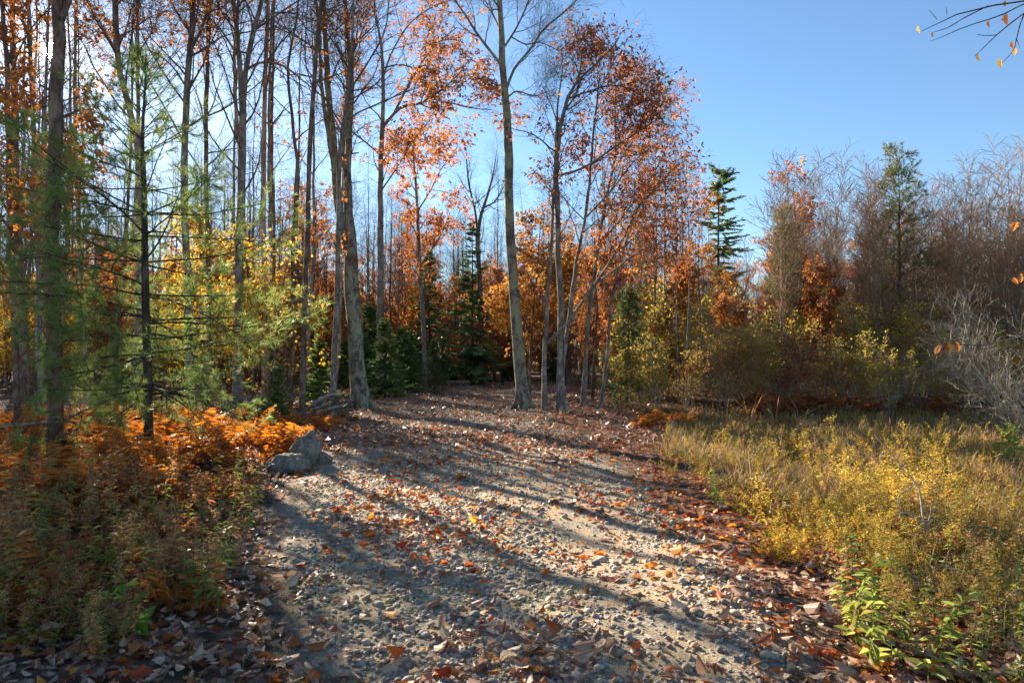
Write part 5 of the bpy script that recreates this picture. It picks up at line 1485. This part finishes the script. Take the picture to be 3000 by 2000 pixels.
stick('fallen_twig', [(985, 2000, 7, gs[1] - .1), (1020, 1975, 6, gs[1] + .0), (1080, 1962, 5, gs[1] + .02), (1120, 1958, 3, gs[1] + .04)], 'thin dark twig lying at the bottom of the path', 'bark_brown')
ds = gp(2708, 1640)
def dead_stem():
    D = ds[1]
    root = empty('dead_stem', ds, 'whitish bare forked stem standing in the yellow weeds', 'stem')
    for k, pts in enumerate([[(2708, 1650, 6), (2712, 1590, 5.5), (2702, 1500, 5), (2694, 1440, 4.5), (2686, 1411, 4), (2655, 1388, 3.5), (2618, 1335, 3), (2584, 1300, 2.2), (2530, 1225, 1.2)],
                             [(2686, 1411, 3.5), (2660, 1432, 3), (2636, 1448, 2.5), (2629, 1480, 2), (2636, 1505, 1.2)],
                             [(2709, 1560, 5), (2725, 1510, 4), (2730, 1470, 2)], [(2705, 1530, 5), (2650, 1500, 4), (2615, 1540, 2)]]):
        P = resample(px_poly(pts, D, ds), 14); mb = MB(); mb.tubes(P[:, :3], P[:, 3], 6); mb.build('stem' if k == 0 else 'twig', M['bark_white'], root)
dead_stem()

# ------------------------------------------------------------------ branch hanging into the top right corner, from a tree just outside
def overhang():
    D = 4.6; b = at(4000, 1000, 5.0); b[2] = float(ground_h(b[0], b[1]))
    root = empty('birch_tree', b, 'birch outside the frame whose thin twigs hang into the top right corner', 'tree')
    mb = MB(); T = np.array([[0, 0, -.1, .11], [.03, .02, 1.5, .1], [.0, .05, 3.5, .085], [.05, .0, 6, .06], [.1, .1, 9, .02]])
    mb.tubes(resample(T, 20)[:, :3], resample(T, 20)[:, 3], 9, rng_(1), .03); mb.build('trunk', M['bark_birch'], root)
    tw = [[(3900, -330, 22, .3), (3500, -160, 13, .2), (3200, -40, 7), (3000, 5, 5), (2900, 18, 4.5), (2810, 40, 4), (2740, 75, 3.2), (2700, 92, 1.6)],
          [(2895, 18, 3.6), (2830, 50, 3.2), (2775, 82, 2.6), (2735, 95, 1.4)],
          [(3300, -80, 8), (3100, -25, 6), (3000, 12, 4.5), (2940, 42, 4), (2895, 58, 3.4), (2830, 78, 3), (2780, 100, 2.2), (2725, 122, 1.2)],
          [(3200, -40, 7), (3080, 5, 6), (3000, 40, 4.5), (2960, 70, 3.8), (2920, 103, 3.2), (2890, 132, 2.8), (2855, 165, 1.5)],
          [(2920, 103, 2.8), (2890, 105, 2.2), (2862, 102, 1.4)],
          [(3000, 40, 4), (2988, 75, 3.4), (2978, 115, 3), (2970, 145, 2.6), (2955, 165, 2), (2935, 185, 1.2)],
          [(2746, 58, 2), (2732, 42, 1.8), (2722, 30, 1.2)], [(2774, 46, 2), (2773, 32, 1.8), (2772, 22, 1)], [(2978, 115, 2), (2984, 130, 1.6), (2988, 140, 1)]]
    tw += [[(3500, 560, 9, .2), (3200, 605, 6), (3050, 632, 4.5), (2962, 652, 2)], [(3500, 740, 9, .2), (3200, 780, 6), (3050, 800, 4), (2945, 815, 2)], [(3500, 900, 10, .2), (3150, 950, 6), (3000, 985, 5), (2860, 1012, 3.5), (2745, 1000, 2)]]
    br = []
    for pts in tw:
        P = resample(px_poly(pts, D, b), 14); mb = MB(); mb.tubes(P[:, :3], P[:, 3], 5, rng_(3), .08); br.append(mb.build('branch', M['twig_grey'], root))
    lf = [(2690, 78, .055, 1.9, 'leaf_gold'), (2732, 92, .05, 1.8, 'leaf_oak'), (2895, 62, .065, 1.5, 'leaf_oak_red'), (2948, 42, .085, 1.9, 'leaf_oak_red'), (2862, 158, .06, 1.55, 'leaf_yellow'),
          (2930, 172, .08, 2.1, 'leaf_gold'), (2975, 142, .05, 1.6, 'leaf_gold'), (2962, 122, .055, 2.1, 'leaf_oak_red'), (2945, 2, .05, 1.7, 'leaf_gold'), (2978, 648, .07, 2.4, 'leaf_oak_red'), (2966, 812, .06, 1.2, 'leaf_oak_red'), (2990, 800, .07, 2.0, 'leaf_oak'), (2775, 1002, .085, 1.9, 'leaf_oak'), (2752, 1010, .07, 1.4, 'leaf_oak_red'), (2800, 1000, .08, 2.3, 'leaf_oak')]
    for k, (px, py, s, a, m_) in enumerate(lf):
        mb = MB(); tp = T_MAPLE if k % 3 == 0 else T_BEECH
        mb.add(tp[0], tp[1], smooth=False); o = mb.build('leaf', M[m_], root)
        o.location = at(px, py, D) - b; o.scale = [s] * 3; o.rotation_euler = (k * 1.1, a * .85, 2.2 + k)
overhang()

# bring nothing to render twice: prototypes that never were used
for o in list(bpy.data.objects):
    if o.type == 'EMPTY' and o.parent is None and 'label' not in o:
        for ch in list(o.children_recursive): bpy.data.objects.remove(ch, do_unlink=True)
        bpy.data.objects.remove(o, do_unlink=True)
